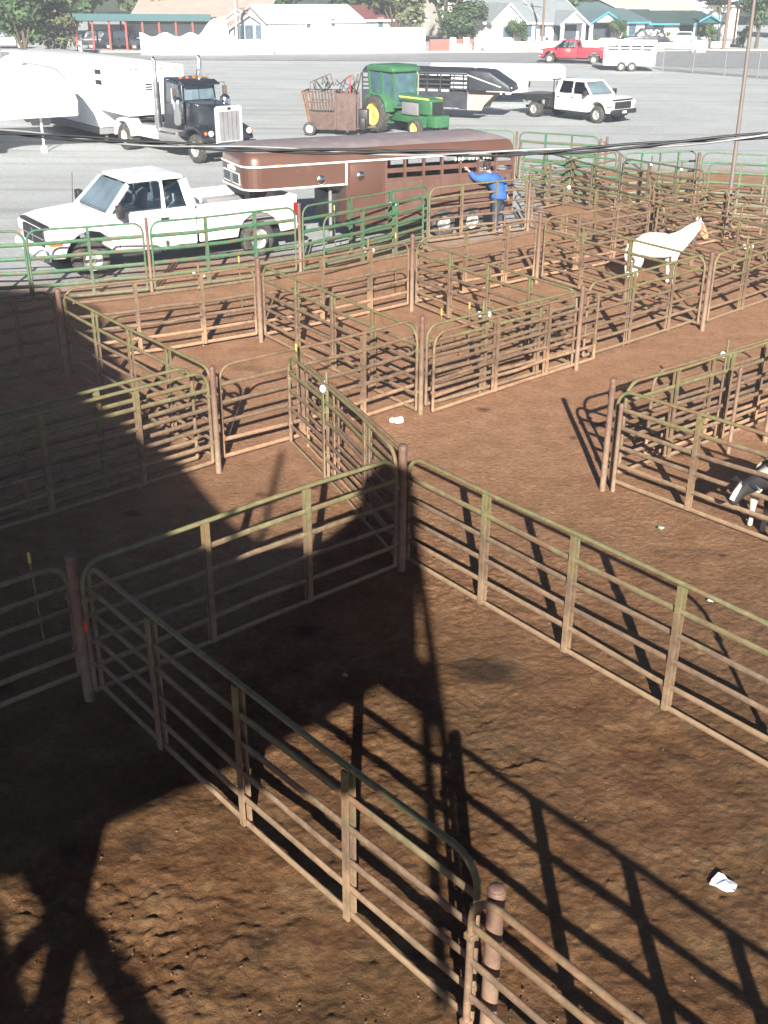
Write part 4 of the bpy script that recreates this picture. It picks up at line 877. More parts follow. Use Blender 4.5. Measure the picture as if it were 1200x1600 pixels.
def house(name, label, pl, pr, wh, rh, depth, wm, rm, ridge='x', trim=None, over=.5, wins=(), porch=None, gables=(), back=0):
    """pl, pr: pixels of the front wall's lower corners; ridge 'x' along the street or 'y' across it"""
    wh *= .84; rh *= .8; back *= .7; gables = [(g[0], g[1], g[2], g[3]*.84, g[3]*.84+(g[4]-g[3])*.85, g[5], g[6]) for g in gables]
    A, B = at(*pl), at(*pr); D = (B-A).xy; L = D.length; th = math.atan2(D.y, D.x)
    A = A+Vector((-math.sin(th), math.cos(th), 0))*back
    t = thing(name, label, 'house', A, th)
    trim = trim or M_WALL
    if ridge == 'x':
        MB().prism([(0, 0), (0, wh), (depth/2, wh+rh*.96), (depth, wh), (depth, 0)], 0, L, 'x').build('wall', wm, t)
        M = MB(); o = over
        zt = wh+rh+.1; zl = wh-rh*o/(depth/2)+.1
        slab(M, (-o, -o, zl), (L+o, -o, zl), (L+o-.0, depth/2, zt), (-o, depth/2, zt)); slab(M, (-o, depth/2, zt), (L+o, depth/2, zt), (L+o, depth+o, zl), (-o, depth+o, zl)); rf = M.build('roof', rm, t)
        MB().box(-o, L+o, -o-.06, -o-.005, zl-.2, zl-.01).build('fascia', trim, rf)
        for x in (-o-.05, L+o+.005): MB().prism([(-o, zl-.16), (depth/2, zt-.16), (depth+o, zl-.16), (depth+o, zl+.01), (depth/2, zt+.01), (-o, zl+.01)], x, x+.045, 'x').build('barge_board', trim, rf)
    else:
        MB().prism([(0, 0), (0, wh), (L/2, wh+rh*.96), (L, wh), (L, 0)], 0, depth).build('wall', wm, t)
        M = MB(); o = over; zt = wh+rh+.1; zl = wh-rh*o/(L/2)+.1
        slab(M, (-o, -o, zl), (L/2, -o, zt), (L/2, depth+o, zt), (-o, depth+o, zl)); slab(M, (L/2, -o, zt), (L+o, -o, zl), (L+o, depth+o, zl), (L/2, depth+o, zt)); rf = M.build('roof', rm, t)
        MB().prism([(-o, zl-.22), (L/2, zt-.22), (L+o, zl-.22), (L+o, zl+.01), (L/2, zt+.01), (-o, zl+.01)], -o-.06, -o-.005).build('barge_board', trim, rf)
    for (x0, x1, z0, z1) in wins:
        f = MB().box(x0*L-.08, x1*L+.08, -.06, .02, z0-.08, z1+.08).build('window', trim, t)
        MB().box(x0*L, x1*L, -.075, -.03, z0, z1).build('pane', M_WIN, f)
    for g in gables:   # projecting front gable: x0,x1 (fractions), projection, eave z, ridge z, open porch?
        x0, x1, pr_, ez, tz, opn, gm = g; x0 *= L; x1 *= L; xm = (x0+x1)/2
        if opn:
            MB().prism([(x0, ez), (xm, tz), (x1, ez)], -pr_, -pr_+.15).build('gable', gm, t)
            for x in (x0+.2, x1-.2): MB().box(x-.15, x+.15, -pr_, -pr_+.3, 0, ez).build('porch_post', M_WALL, t)
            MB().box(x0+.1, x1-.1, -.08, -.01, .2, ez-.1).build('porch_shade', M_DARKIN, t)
            MB().box(x0+.4, x1-.4, -pr_+.05, -pr_+.2, 0, .8).build('porch_wall', M_WALL, t)
        else: MB().prism([(x0, 0), (x0, ez), (xm, tz), (x1, ez), (x1, 0)], -pr_, 0).build('gable', gm, t)
        M = MB(); s_ = (tz-ez)/(xm-x0); e = .35; yb = depth*.45
        for sg, xe in ((-1, x0), (1, x1)):
            a = (xe+sg*e, -pr_-e, ez-s_*e+.12); b = (xm, -pr_-e, tz+.12); c = (xm, yb, tz+.12); d = (xe+sg*e, yb*.2, ez-s_*e+.12)
            slab(M, *( (a, b, c, d) if sg < 0 else (b, a, d, c)))
        r = M.build('gable_roof', rm, t)
        MB().prism([(x0-e, ez-s_*e-.1), (xm, tz-.1), (x1+e, ez-s_*e-.1), (x1+e, ez-s_*e+.13), (xm, tz+.13), (x0-e, ez-s_*e+.13)], -pr_-e-.06, -pr_-e-.005).build('barge_board', trim, r)
        if not opn: 
            f = MB().box(xm-.7, xm+.7, -pr_-.05, -pr_+.02, .9, 2.2).build('window', trim, t); MB().box(xm-.6, xm+.6, -pr_-.07, -pr_-.02, 1.0, 2.1).build('pane', M_WIN, f)
    return t, L
# left house with tan roof and teal carport
h1, L = house('tan_roof_house', 'low house with tan shingle roof and blue-grey trim at upper left', (192, 79), (400, 81), 2.9, 2.6, 11, M_BLUEG, RT, 'x', M_BLUEG, .5, wins=((.72, .8, 1.0, 2.2),), gables=((.70, 1.0, 2.0, 3.1, 4.5, True, M_WALL),), back=6)
A = at(122, 78); cp = thing('carport', 'open carport with teal fascia on red posts at upper left', 'carport', A, R(0))
wd = (at(330, 79)-A).x
for k in range(9): MB().box(k*wd/8-.09, k*wd/8+.09, -.09, .09, 0, 2.95).build('post', M_REDP, cp)
MB().box(-.3, wd+.2, -.3, 5.6, 2.95, 3.02).build('roof', RT, cp); MB().box(-.35, wd+.25, -.38, -.3, 2.7, 3.35).build('fascia', M_TEALT, cp)
for k in range(5): MB().box(k*wd/4-.09, k*wd/4+.09, 5.3, 5.5, 0, 2.95).build('post', M_REDP, cp)
MB().box(0, wd, 5.56, 5.7, 0, 2.2).build('back_wall', M_BLUEG, cp)
# scalloped white wall
def garden_wall(label, pts, h, m, top=None, th=.25, piers=0, name='garden_wall'):
    t = thing(name, label, 'wall', at(*pts[0]), 0); o = at(*pts[0])
    M = MB()
    for a, b in zip(pts[:-1], pts[1:]):
        A, B = at(*a)-o, at(*b)-o; D = B-A; L = D.length; n = max(1, int(L/.35)); d = D.normalized(); nn = Vector((-d.y, d.x, 0))*th
        for k in range(n):
            p, q = A+D*(k/n), A+D*((k+1)/n); z0 = h if not top else top(k/n*L); z1 = h if not top else top((k+1)/n*L)
            M.add([p, q, q+nn, p+nn, p+Vector((0, 0, z0)), q+Vector((0, 0, z1)), q+nn+Vector((0, 0, z1)), p+nn+Vector((0, 0, z0))], [(0,3,2,1),(4,5,6,7),(0,1,5,4),(2,3,7,6)]+([(3, 0, 4, 7)] if k == 0 else [])+([(1, 2, 6, 5)] if k == n-1 else []))
    M.build('wall_body', m, t)
    return t
def scal(x):
    if 5.6 < x < 8.2: return 1.75+1.45*math.sin(PI*min(1, (x-5.6)/1.6)/2)
    if x >= 8.2: return 1.65
    return 1.55+.42*abs(math.cos(PI*x/2.35))**2
garden_wall('white scalloped garden wall in front of the left carport and tan roofed house', [(221, 86), (372, 86)], 1.6, M_WALL, scal)
garden_wall('low white wall in front of the porch between the two left houses', [(373, 86), (427, 85)], 1.35, M_WALL)
h, L = house('plain_white_house', 'large plain white house with white roof left of the dark red roof', (428, 83), (575, 80), 3.3, 1.7, 9, M_WALL, RW, 'x', M_WALL, .25, wins=((.40, .44, 1.5, 2.9), (.66, .70, 1.2, 1.9), (.66, .70, 2.3, 3.0)), back=2)
garden_wall('tall plain white wall in front of the dark red roofed house', [(430, 84.5), (552, 84), (664, 81.5)], 2.0, M_WALL, lambda x: 1.9+.8*min(1, max(0, x-1)/8) if False else 2.3)
house('dark_red_roof_house', 'house with dark red roof and white eaves behind the long white wall', (572, 77), (682, 75), 3.3, 1.5, 9, M_WALL, RR, 'x', M_WALL, .5, wins=((.35, .42, 1.8, 2.8), (.6, .68, 1.8, 2.8)), back=5)
# brick fence with white piers
bf = garden_wall('red brick front fence with white piers under the big tree', [(672, 81), (740, 80)], 1.15, M_BRK, name='brick_fence')
o = at(672, 81)
for px in (706, 726.5, 743): p = at(px, 80.2)-o; MB().box(p.x-.3, p.x+.3, -.35, .35, 0, 1.35).build('pier', M_WALL, bf)
p0 = at(708, 80.2)-o; p1 = at(742, 80.2)-o; MB().box(p0.x, p0.x+1.8, -.2, -.05, 0, .75).build('white_panel', M_WALL, bf)
garden_wall('white wall with red brick inset at the left of the grey roofed house', [(757, 79.5), (798, 79)], 1.25, M_WALL)
garden_wall('low cream kerb wall in front of the grey roofed houses', [(800, 79), (935, 77)], .85, M_CREAM)
house('grey_roof_house', 'white house with grey shingle roof and large left front gable', (770, 76), (850, 75), 3.1, 2.4, 10, M_WALL, RG, 'x', M_WALL, .5, wins=((.78, .90, 1.0, 2.3),), gables=((.02, .62, 1.5, 3.2, 5.1, False, M_WALL),), back=3)
house('grey_roof_porch_house', 'white house with grey shingle roof and open gabled porch', (852, 75), (926, 74), 3.0, 2.5, 10, M_WALL, RG, 'x', M_WALL, .5, wins=((.1, .22, 1.0, 2.3),), gables=((.38, .90, 2.0, 2.9, 4.2, True, M_WALL),), back=4)
house('blue_trim_house', 'white house with turquoise trim behind the small horse trailer', (930, 73), (1028, 71), 2.9, 1.5, 10, M_WALL, RB, 'x', M_CYAN, .5, wins=((.55, .62, 1.0, 2.2), (.75, .85, 1.0, 2.2)), gables=((.0, .46, 1.6, 2.9, 4.1, True, M_WALL),), back=4)
h8, L = house('green_roof_house', 'house with dark green roof and turquoise edge at upper right', (1035, 71), (1142, 70), 2.7, 1.3, 9, M_CREAM, RN, 'x', M_CYAN, .7, wins=((.1, .25, 1.0, 2.1),), gables=((.48, .88, 3.5, 2.7, 3.7, True, M_TEALT),), back=6)
for i, (a, b, lab, rm, wh, rh) in enumerate((((962, 62), (1010, 61), 'pale roofed house peeping over the turquoise trimmed one', RP, 4.4, 1.6), ((1008, 60), (1085, 59), 'broad pale roofed house behind the green roofed house', RP, 4.2, 1.7), ((1080, 58), (1150, 57), 'white roofed house farthest back at the upper right', RW, 4.6, 2.0), ((905, 62), (965, 62), 'teal roofed house in the second row behind the porch house', RB, 4.0, 1.5), ((690, 58), (800, 57), 'grey roofed building above the big tree', RG, 4.8, 1.6))):
    house('back_row_house', lab, a, b, wh, rh, 10, M_CREAM, rm, 'x', M_WALL, .4, wins=((.3, .4, 1.5, 3), (.6, .7, 1.5, 3)))
# porch gable left of the white house
house('small_porch_house', 'small white gabled porch between tan roof and plain white house', (368, 82), (424, 81), 2.7, 1.4, 6, M_BLUEG, RT, 'y', M_BLUEG, .4, wins=((.08, .32, 1.1, 2.4), (.4, .62, 1.1, 2.4), (.7, .92, 1.1, 2.4)), back=2)
garden_wall('low white wall along the street at the upper right', [(1030, 76), (1140, 74)], .6, M_CREAM)

def leafmat(name, a, b_, c):
    m, nt, b = newmat(name); oi = nt.nodes.new('ShaderNodeObjectInfo')
    g = nt.nodes.new('ShaderNodeNewGeometry')
    n = N(nt, 'ShaderNodeTexNoise', Scale=1.3, Detail=3); nt.links.new(g.outputs['Position'], n.inputs['Vector'])
    ma = N(nt, 'ShaderNodeMath', operation='MULTIPLY_ADD'); nt.links.new(g.outputs['Random Per Island'], ma.inputs[0]); ma.inputs[1].default_value = .5; nt.links.new(n.outputs[0], ma.inputs[2])
    col = ramp(nt, ma.outputs[0], [(.4, a), (.75, b_), (1.0, c)]); nt.links.new(col, b.inputs['Base Color']); b.inputs['Roughness'].default_value = .75; b.inputs['Specular IOR Level'].default_value = .2
    return m
LF = [leafmat('leaf_dark', (.022, .045, .022), (.045, .085, .035), (.085, .13, .055)), leafmat('leaf_mid', (.035, .07, .025), (.07, .12, .04), (.12, .17, .07)), leafmat('leaf_olive', (.05, .065, .03), (.10, .12, .055), (.16, .17, .09))]
M_BARK = mat('bark', (.10, .075, .055), .9, var=.25, scale=4, bump=.5)
def crown_mesh(seed, n=2600, lobes=9, size=.30):
    rnd = random.Random(seed); cs = []
    for i in range(lobes):
        a = rnd.uniform(0, 2*PI); r = rnd.uniform(.1, .62); z = rnd.uniform(-.55, .65)
        cs.append((Vector((r*math.cos(a)*(1-.4*abs(z)), r*math.sin(a)*(1-.4*abs(z)), z)), rnd.uniform(.28, .48)))
    M = MB()
    for i in range(n):
        c, r = rnd.choice(cs); d = Vector((rnd.gauss(0, 1), rnd.gauss(0, 1), rnd.gauss(0, 1))).normalized()
        p = c+d*r*(rnd.random()**.35); nrm = (d+Vector((rnd.uniform(-.8, .8), rnd.uniform(-.8, .8), rnd.uniform(-.2, .9)))).normalized()
        u = nrm.orthogonal().normalized(); v = nrm.cross(u); s = size*.16*rnd.uniform(.6, 1.4); a = rnd.uniform(0, PI); u, v = u*math.cos(a)+v*math.sin(a), v*math.cos(a)-u*math.sin(a)
        M.add([p-u*s-v*s*.6, p+u*s-v*s*.5, p+u*s*.8+v*s*.7, p-u*s*.7+v*s*.6], [(0, 1, 2, 3)])
    me = bpy.data.meshes.new('crown'); me.from_pydata(M.v, [], M.f); me.update(); return me
CR = [crown_mesh(s) for s in (1, 2, 3)]
BC = [crown_mesh(s, 700, 5, .42) for s in (8, 9)]
def tree(px, w, h, label, k=1, lf=0, base=.22, dist=None, group='trees along the street', name='leafy_tree', x=None, bush=False, r=0):
    p = at(*px) if x is None else Vector((x, dist, 0))
    t = thing(name, label, 'bush' if bush else 'tree', p, r, group)
    src = (BC if bush else CR)[k % (2 if bush else 3)]; me = src.copy(); me.materials.clear(); me.materials.append(LF[lf])
    c = bpy.data.objects.new('crown', me); COL.objects.link(c); c.parent = t
    zc = h*(base+1)/2; c.location = (0, 0, zc); c.scale = (w/2/.95, w/2/.95, h*(1-base)/2/.95)
    M = MB().tube([(0, 0, -.1), (.1, 0, h*base*.8), (0, .1, zc)], [h*.03, h*.022, h*.012], 8)
    rnd = random.Random(int(w*100)+k)
    for i in range(5):
        a = i*1.26+rnd.random(); M.tube([(0, 0, h*base*.8), (w*.13*math.cos(a), w*.13*math.sin(a), zc*.8), (w*.28*math.cos(a), w*.28*math.sin(a), zc*1.1)], [h*.014, h*.009, h*.004], 6)
    M.build('trunk', M_BARK, t)
    return t
tree((722, 76), 8.2, 4.9, 'big dense rounded tree above the red brick fence', 0, 0, .05)
tree((808, 76), 2.9, 3.4, 'rounded bushy tree in front of the large grey roof gable', 1, 0, .08)
tree((40, 96), 9.0, 7.5, 'broad tree at the far left above the camper', 0, 0, .1)
tree((100, 90), 6.5, 5.0, 'smaller loose tree between the camper and the carport', 2, 2, .08)
tree((1180, 78), 6.0, 7.5, 'open tree at the upper right edge by the leaning pole', 2, 0, .3)
tree((1105, 72), 2.6, 2.6, 'small tree beside the white picket at upper right', 1, 1, .1)
tree((1090, 64), 2.6, 3.6, 'small round tree by the green roofed carport', 0, 1, .1) if False else None
tree((965, 72), 2.6, 3.3, 'small tree beside the turquoise gable', 1, 0, .1)
tree((930, 52), 4.6, 6.0, 'tree rising behind the turquoise trimmed house roofs', 1, 0, .2)
bx = [(396, 82, 1.3, 1.15, 'clipped round bush before the low white wall'), (455, 82, 1.5, 1.15, 'clipped bush left of the dark bin at the white house'), (572, 79, 1.4, 1.3, 'left of two dark round bushes over the white wall'), (590, 79, 1.2, 1.3, 'right of two dark round bushes over the white wall'), (852, 76.5, 1.4, 1.2, 'reddish bush at the foot of the brown utility pole'), (930, 76, 1.8, 1.5, 'loose bush behind the red pickup'), (1040, 72, 2.2, 1.5, 'grey green bush beside the small white horse trailer'), (1160, 74, 2.4, 2.4, 'dark bush left of the far right tree')]
for i, (px_, py_, w_, h_, lab) in enumerate(bx): tree((px_, py_), w_, h_, lab, i, 1 if i % 3 else 2, 0, group='bushes in front gardens', name='garden_bush', bush=True)
rnd = random.Random(11)
desc = ['tall dark tree', 'mid green tree', 'olive tree', 'wide shady tree', 'rounded tree']
spots = [(-58, 142, 13, 11), (-49, 136, 12, 12.5), (-43, 150, 13, 13), (-36, 138, 11, 11.5), (-31, 148, 12, 13), (-25, 140, 10, 10.5), (-19, 150, 13, 11.5), (-12, 140, 11, 9.5), (-5, 146, 12, 10), (1, 138, 10, 9), (7, 145, 12, 10.5), (13, 152, 12, 10), (19, 160, 12, 9.5), (26, 165, 12, 9.5), (33, 172, 12, 9.5), (40, 178, 13, 9.5), (48, 172, 11, 9), (55, 165, 12, 10), (63, 150, 12, 10), (-66, 130, 12, 12), (-3, 165, 14, 12), (-20, 175, 14, 13), (12, 180, 14, 12), (30, 190, 15, 11), (50, 195, 15, 11)]
places = ['over the camper nose', 'above the camper roof', 'left of the teal carport', 'above the teal carport', 'behind the left end of the tan roof', 'behind the tan roof ridge', 'behind the small porch gable', 'left of the plain white house', 'behind the plain white house', 'behind the dark red roof', 'right of the dark red roof', 'above the big rounded tree', 'above the large grey gable', 'behind the grey roof ridge', 'above the porch house', 'behind the turquoise trimmed house', 'above the pale back roofs', 'behind the white back roof', 'at the far upper right', 'beyond the far left edge', 'far behind the white house chimney', 'far behind the tan house', 'far behind the grey roofs', 'far behind the back row roofs', 'farthest at the upper right']
for i, (x, y, w_, h_) in enumerate(spots):
    x *= .93; y *= .93; h_ *= 1.12
    tree(None, w_*1.15, h_, f'{desc[i % 5]} {places[i]}', i % 3, (0, 0, 1, 0, 2)[i % 5], .12, dist=y, x=x, r=i*1.3, group='tall trees behind the houses')
# distant wooded rise so no sky shows between trunks
xs2 = np.linspace(-160, 160, 160); M = MB(); rows = 6
pts = [(x, 205+10*j, max(0, (1.5+2.2*j)*(.7+.6*float(fbm(np.array([x]), np.array([j*3.]), .06, 3, 4)[0])))) for j in range(rows) for x in xs2]
M.add(pts, [(j*160+i, j*160+i+1, (j+1)*160+i+1, (j+1)*160+i) for j in range(rows-1) for i in range(159)], True)
tag(M.build('wooded_hill', mat('distant_woodland', (.03, .05, .025), .95, var=.4, scale=.25, bump=1)), None, None, kind='structure')
# poles
M_WOODP = mat('weathered_pole_wood', (.17, .115, .085), .85, var=.25, scale=2, stretch=(1, 1, .1)); M_PALEP = mat('pale_metal_pole', (.62, .55, .38), .5)
def pole(px, h, label, r=.13, m=None, lean=(0, 0), arm=False, name='utility_pole', cat='utility pole'):
    t = thing(name, label, cat, at(*px)); MB().tube([(0, 0, -.1), (lean[0]/2, lean[1]/2, h/2), (lean[0], lean[1], h)], [r, r*.85, r*.7], 12).build('shaft', m or M_WOODP, t)
    if arm: MB().bar((lean[0]-1.1, lean[1], h-.6), (lean[0]+1.1, lean[1], h-.6), .1).build('crossarm', M_WOODP, t)
    return t
pole((846, 78), 9.0, 'slim brown utility pole between the two grey roofed houses', .14, arm=True)
pole((371, 85), 7.5, 'pale yellow pole in front of the white porch at upper left', .12, M_PALEP)
pole((1130, 79), 8.5, 'dark thick utility pole at upper right behind the road', .22)
pl = pole((1133, 366), 7.9, 'slim leaning brown pole rising through the back right pens', .062, mat('brown_steel_pole', (.15, .125, .11), .6), lean=(.16, .9))
MB().cyl((.16, .9, 7.9), (.17, .95, 8.2), .05).build('pole_cap', M_WHITEP, pl)
for (px_, h_, lab) in (((375, 84), 5.3, 'white globe street lamp beside the pale yellow pole'), ((2, 92), 6.4, 'white globe street lamp at the far upper left corner')):
    t = thing('globe_lamp', lab, 'street lamp', at(*px_)); MB().cyl((0, 0, 0), (0, 0, h_), .06).build('lamp_post', M_GREY, t); MB().ball((0, 0, h_+.25), .34, 14, 9).build('globe', M_WHITEP, t)
sg = thing('billboard', 'pale blue sign board on an orange pole at upper right', 'sign', at(1145, 73)); MB().cyl((0, 0, 0), (0, 0, 6.6), .12).build('sign_pole', mat('orange_pole', (.62, .33, .15), .5), sg)
MB().box(-.95, .95, -.1, .1, 4.6, 6.6).build('sign_board', mat('pale_blue_board', (.40, .58, .66), .5, var=.25, scale=1), sg)
wb = thing('wheelie_bin', 'dark blue wheeled bin in front of the plain white house', 'bin', at(476, 83.5)); MB().hexa([(-.32, -.32, .08), (.32, -.32, .08), (.32, .32, .08), (-.32, .32, .08), (-.4, -.42, 1.2), (.4, -.42, 1.2), (.4, .42, 1.2), (-.4, .42, 1.2)]).build('bin_body', mat('blue_plastic', (.03, .05, .12), .5), wb, bevel=.03)
MB().box(-.42, .42, -.46, .46, 1.2, 1.28).build('lid', M_BLACK, wb, bevel=.02)
for s in (1, -1): MB().cyl((s*.3, .36, .12), (s*.38, .36, .12), .12).build('wheel', M_BLACK, wb)
for px_, lab in ((127, 'white gate post left of the teal carport'), (78, 'pale post in front of the trees at far left')):
    t = thing('gate_post', lab, 'post', at(px_, 88)); MB().box(-.16, .16, -.16, .16, 0, 1.75).build('shaft', M_WALL, t, bevel=.02); MB().box(-.2, .2, -.2, .2, 1.75, 1.85).build('cap', M_WALL, t)
t = thing('picket_fence', 'short white picket fence piece at the upper right', 'fence', at(1082, 83), R(10))
for k in range(7): MB().box(k*.22-.05, k*.22+.05, -.02, .02, 0, 1.2).build('picket', M_WALL, t)
MB().box(-.1, 1.45, .02, .05, .3, .4).box(-.1, 1.45, .02, .05, .85, .95).build('rail', M_WALL, t)
# chain link fence along the lot edge at the right
m, nt, b = newmat('chain_link_wire'); b.inputs['Base Color'].default_value = (.22, .23, .24, 1); b.inputs['Metallic'].default_value = .5; b.inputs['Roughness'].default_value = .6; M_WIRE = m
def chain(pa, pb, label, h=1.7, ext=30):
    A, B = at(*pa), at(*pb); D = (B-A).normalized(); L = (B-A).length+ext; t = thing('chain_link_fence', label, 'fence', A, math.atan2(D.y, D.x))
    n = int(L/3); M = MB()
    for k in range(n+1): MB().cyl((k*3, 0, 0), (k*3, 0, h+.05), .04, n=6).build('fence_post', M_GREY, t)
    MB().tube([(0, 0, h), (n*3, 0, h)], .025, 6).build('top_rail', M_GREY, t)
    s = .16; W_ = n*3
    for k in range(-int(h/s), int(W_/s)):
        for q in (0, 1):
            x0, x1 = k*s, k*s+h; z0, z1 = (0, h) if q == 0 else (h, 0)
            if x0 < 0: z0 = z0+(z1-z0)*(-x0/h); x0 = 0
            if x1 > W_: z1 = z0+(z1-z0)*((W_-x0)/(x1-x0)); x1 = W_
            M.bar((x0, 0, z0), (x1, 0, z1), .016)
    M.build('wire_mesh', M_WIRE, t)
chain((1035, 111), (1200, 124), 'long chain link fence along the lot right of the small horse trailer')
# ---------------- living things ----------------
def skin(name, V, E, m, parent=None, sub=2, root=0, fat=1.0):
    """V: list of (x,y,z,rx[,ry]); E edges"""
    me = bpy.data.meshes.new(name); me.from_pydata([v[:3] for v in V], E, []); o = bpy.data.objects.new(name, me); COL.objects.link(o)
    me.materials.append(m)
    if parent: o.parent = parent
    md = o.modifiers.new('skin', 'SKIN'); md.use_smooth_shade = True; md.branch_smoothing = .6
    for i, v in enumerate(V):
        s = me.skin_vertices[0].data[i]; s.radius = (v[3]*fat, (v[4] if len(v) > 4 else v[3])*fat); s.use_root = (i == root)
    sb = o.modifiers.new('sub', 'SUBSURF'); sb.levels = sub; sb.render_levels = sub
    return o
def chainE(*idx): return [(a, b) for a, b in zip(idx[:-1], idx[1:])]
M_HORSE, nt, b = newmat('horse_coat')
tc = nt.nodes.new('ShaderNodeTexCoord'); sp = nt.nodes.new('ShaderNodeSeparateXYZ'); nt.links.new(tc.outputs['Object'], sp.inputs[0])
nz = noise(nt, 6, 4, .6)
def mth(op, a, v2):
    n = N(nt, 'ShaderNodeMath', operation=op); nt.links.new(a, n.inputs[0])
    if isinstance(v2, (int, float)): n.inputs[1].default_value = v2
    else: nt.links.new(v2, n.inputs[1])
    return n.outputs[0]
hx = mth('ADD', sp.outputs[0], mth('MULTIPLY', nz, .12)); fx = N(nt, 'ShaderNodeMapRange'); fx.inputs[1].default_value = 1.31; fx.inputs[2].default_value = 1.36; nt.links.new(hx, fx.inputs[0])
ay = mth('ABSOLUTE', sp.outputs[1], 0); by = N(nt, 'ShaderNodeMapRange'); by.inputs[1].default_value = .03; by.inputs[2].default_value = .045; nt.links.new(ay, by.inputs[0])
fac = mth('MULTIPLY', fx.outputs[0], by.outputs[0])
coat = ramp(nt, noise(nt, 3, 5, .6), [(.3, (.74, .71, .66)), (.6, (.84, .82, .79))])
nt.links.new(mixc(nt, fac, coat, (.50, .27, .13)), b.inputs['Base Color']); b.inputs['Roughness'].default_value = .6
def horse():
    loc, th, sc = fit1((981, 446), (-.74, -.15), R(22), 1.0)
    loc, th, sc = fit2((989, 453), (-.73, -.17), (1051, 447), (.57, -.15))
    t = thing('horse', 'white horse with tan face in a rope halter standing in the back pen', 'horse', loc, th, None, min(sc, .95))
    V = [(-.05, 0, 1.13, .27, .29), (-.42, 0, 1.20, .26, .27), (-.72, 0, 1.20, .22, .24), (-.90, 0, 1.10, .13, .17), (.28, 0, 1.12, .26, .30), (.56, 0, 1.14, .22, .27), (.80, 0, 1.27, .15, .24), (1.00, 0, 1.42, .11, .185), (1.18, 0, 1.56, .09, .14), (1.32, 0, 1.62, .09, .12), (1.44, 0, 1.48, .072, .105), (1.55, 0, 1.32, .058, .072), (1.61, 0, 1.23, .058, .06)]
    E = chainE(1, 0, 4, 5, 6, 7, 8, 9, 10, 11, 12)+chainE(1, 2, 3)
    for s in (1, -1):
        k = len(V); V += [(-.70, s*.16, .98, .14, .17), (-.60, s*.17, .76, .085, .11), (-.80, s*.15, .50, .048, .062), (-.77, s*.14, .30, .035), (-.74, s*.14, .14, .042), (-.70, s*.14, .03, .055, .05)]
        E += chainE(2, k, k+1, k+2, k+3, k+4, k+5)
        k = len(V); V += [(.52, s*.15, .96, .12, .15), (.50, s*.15, .76, .07, .08), (.55, s*.14, .46, .048), (.54, s*.14, .28, .032), (.55, s*.14, .13, .04), (.59, s*.14, .03, .052, .05)]
        E += chainE(5, k, k+1, k+2, k+3, k+4, k+5)
    skin('body', V, E, M_HORSE, t, fat=1.34)
    for s in (1, -1): MB().tube([(1.27, s*.06, 1.71), (1.26, s*.085, 1.78), (1.28, s*.08, 1.86)], [.035, .04, .006], 8).build('ear', M_HORSE, t)
    wm = mat('pale_mane_hair', (.78, .73, .62), .8, bump=.6)
    MB().tube([(-.93, 0, 1.20), (-.98, 0, 1.05), (-.95, 0, .85), (-.92, .02, .6), (-.90, .02, .45)], [.03, .035, .035, .03, .012], 8).build('tail', wm, t)
    M = MB()
    for k in range(16):
        f = k/15; x, z = .74+f*.52, 1.47+f*.26; M.tube([(x, 0, z), (x-.05, -.07, z-.02), (x-.04, -.12, z-.17-.05*math.sin(k*2))], [.03, .03, .01], 5)
    M.tube([(1.30, 0, 1.75), (1.40, -.02, 1.67), (1.45, 0, 1.57)], [.03, .03, .008], 5)
    M.build('mane', wm, t)
    rope = mat('brown_halter', (.10, .05, .03), .7); M = MB()
    def ring(c, d, rx, rz):
        c = Vector(c); d = Vector(d).normalized(); u = Vector((0, 1, 0)); v = d.cross(u); M.tube([c+u*rx*math.cos(a)+v*rz*math.sin(a) for a in [2*PI*i/14 for i in range(14)]], .012, 6, closed=True)
    ring((1.50, 0, 1.40), (.55, 0, -.8), .085, .105); ring((1.33, 0, 1.58), (.9, 0, .0), .12, .155)
    for s in (1, -1): M.tube([(1.50, s*.085, 1.40), (1.36, s*.115, 1.50)], .012, 5)
    M.build('halter', rope, t)
    for s in (1, -1): MB().ball((1.385, s*.095, 1.575), (.022, .012, .02)).build('eye', M_BLACK, t)
horse()
M_COW, nt, b = newmat('black_and_white_hide')
tc = nt.nodes.new('ShaderNodeTexCoord'); n_ = N(nt, 'ShaderNodeTexNoise', Scale=1.9, Detail=1, Roughness=.4); nt.links.new(tc.outputs['Object'], n_.inputs['Vector'])
sp = nt.nodes.new('ShaderNodeSeparateXYZ'); nt.links.new(tc.outputs['Object'], sp.inputs[0])
lg = N(nt, 'ShaderNodeMapRange'); lg.inputs[1].default_value = .50; lg.inputs[2].default_value = .40; nt.links.new(sp.outputs[2], lg.inputs[0])
f_ = ramp(nt, n_.outputs[0], [(.50, (0, 0, 0)), (.52, (1, 1, 1))])
mx = N(nt, 'ShaderNodeMath', operation='MAXIMUM'); nt.links.new(f_, mx.inputs[0]); nt.links.new(lg.outputs[0], mx.inputs[1])
nt.links.new(mixc(nt, mx.outputs[0], (.018, .016, .015), (.48, .44, .37)), b.inputs['Base Color']); b.inputs['Roughness'].default_value = .7
M_WHT = mat('white_hair', (.75, .71, .64), .8)
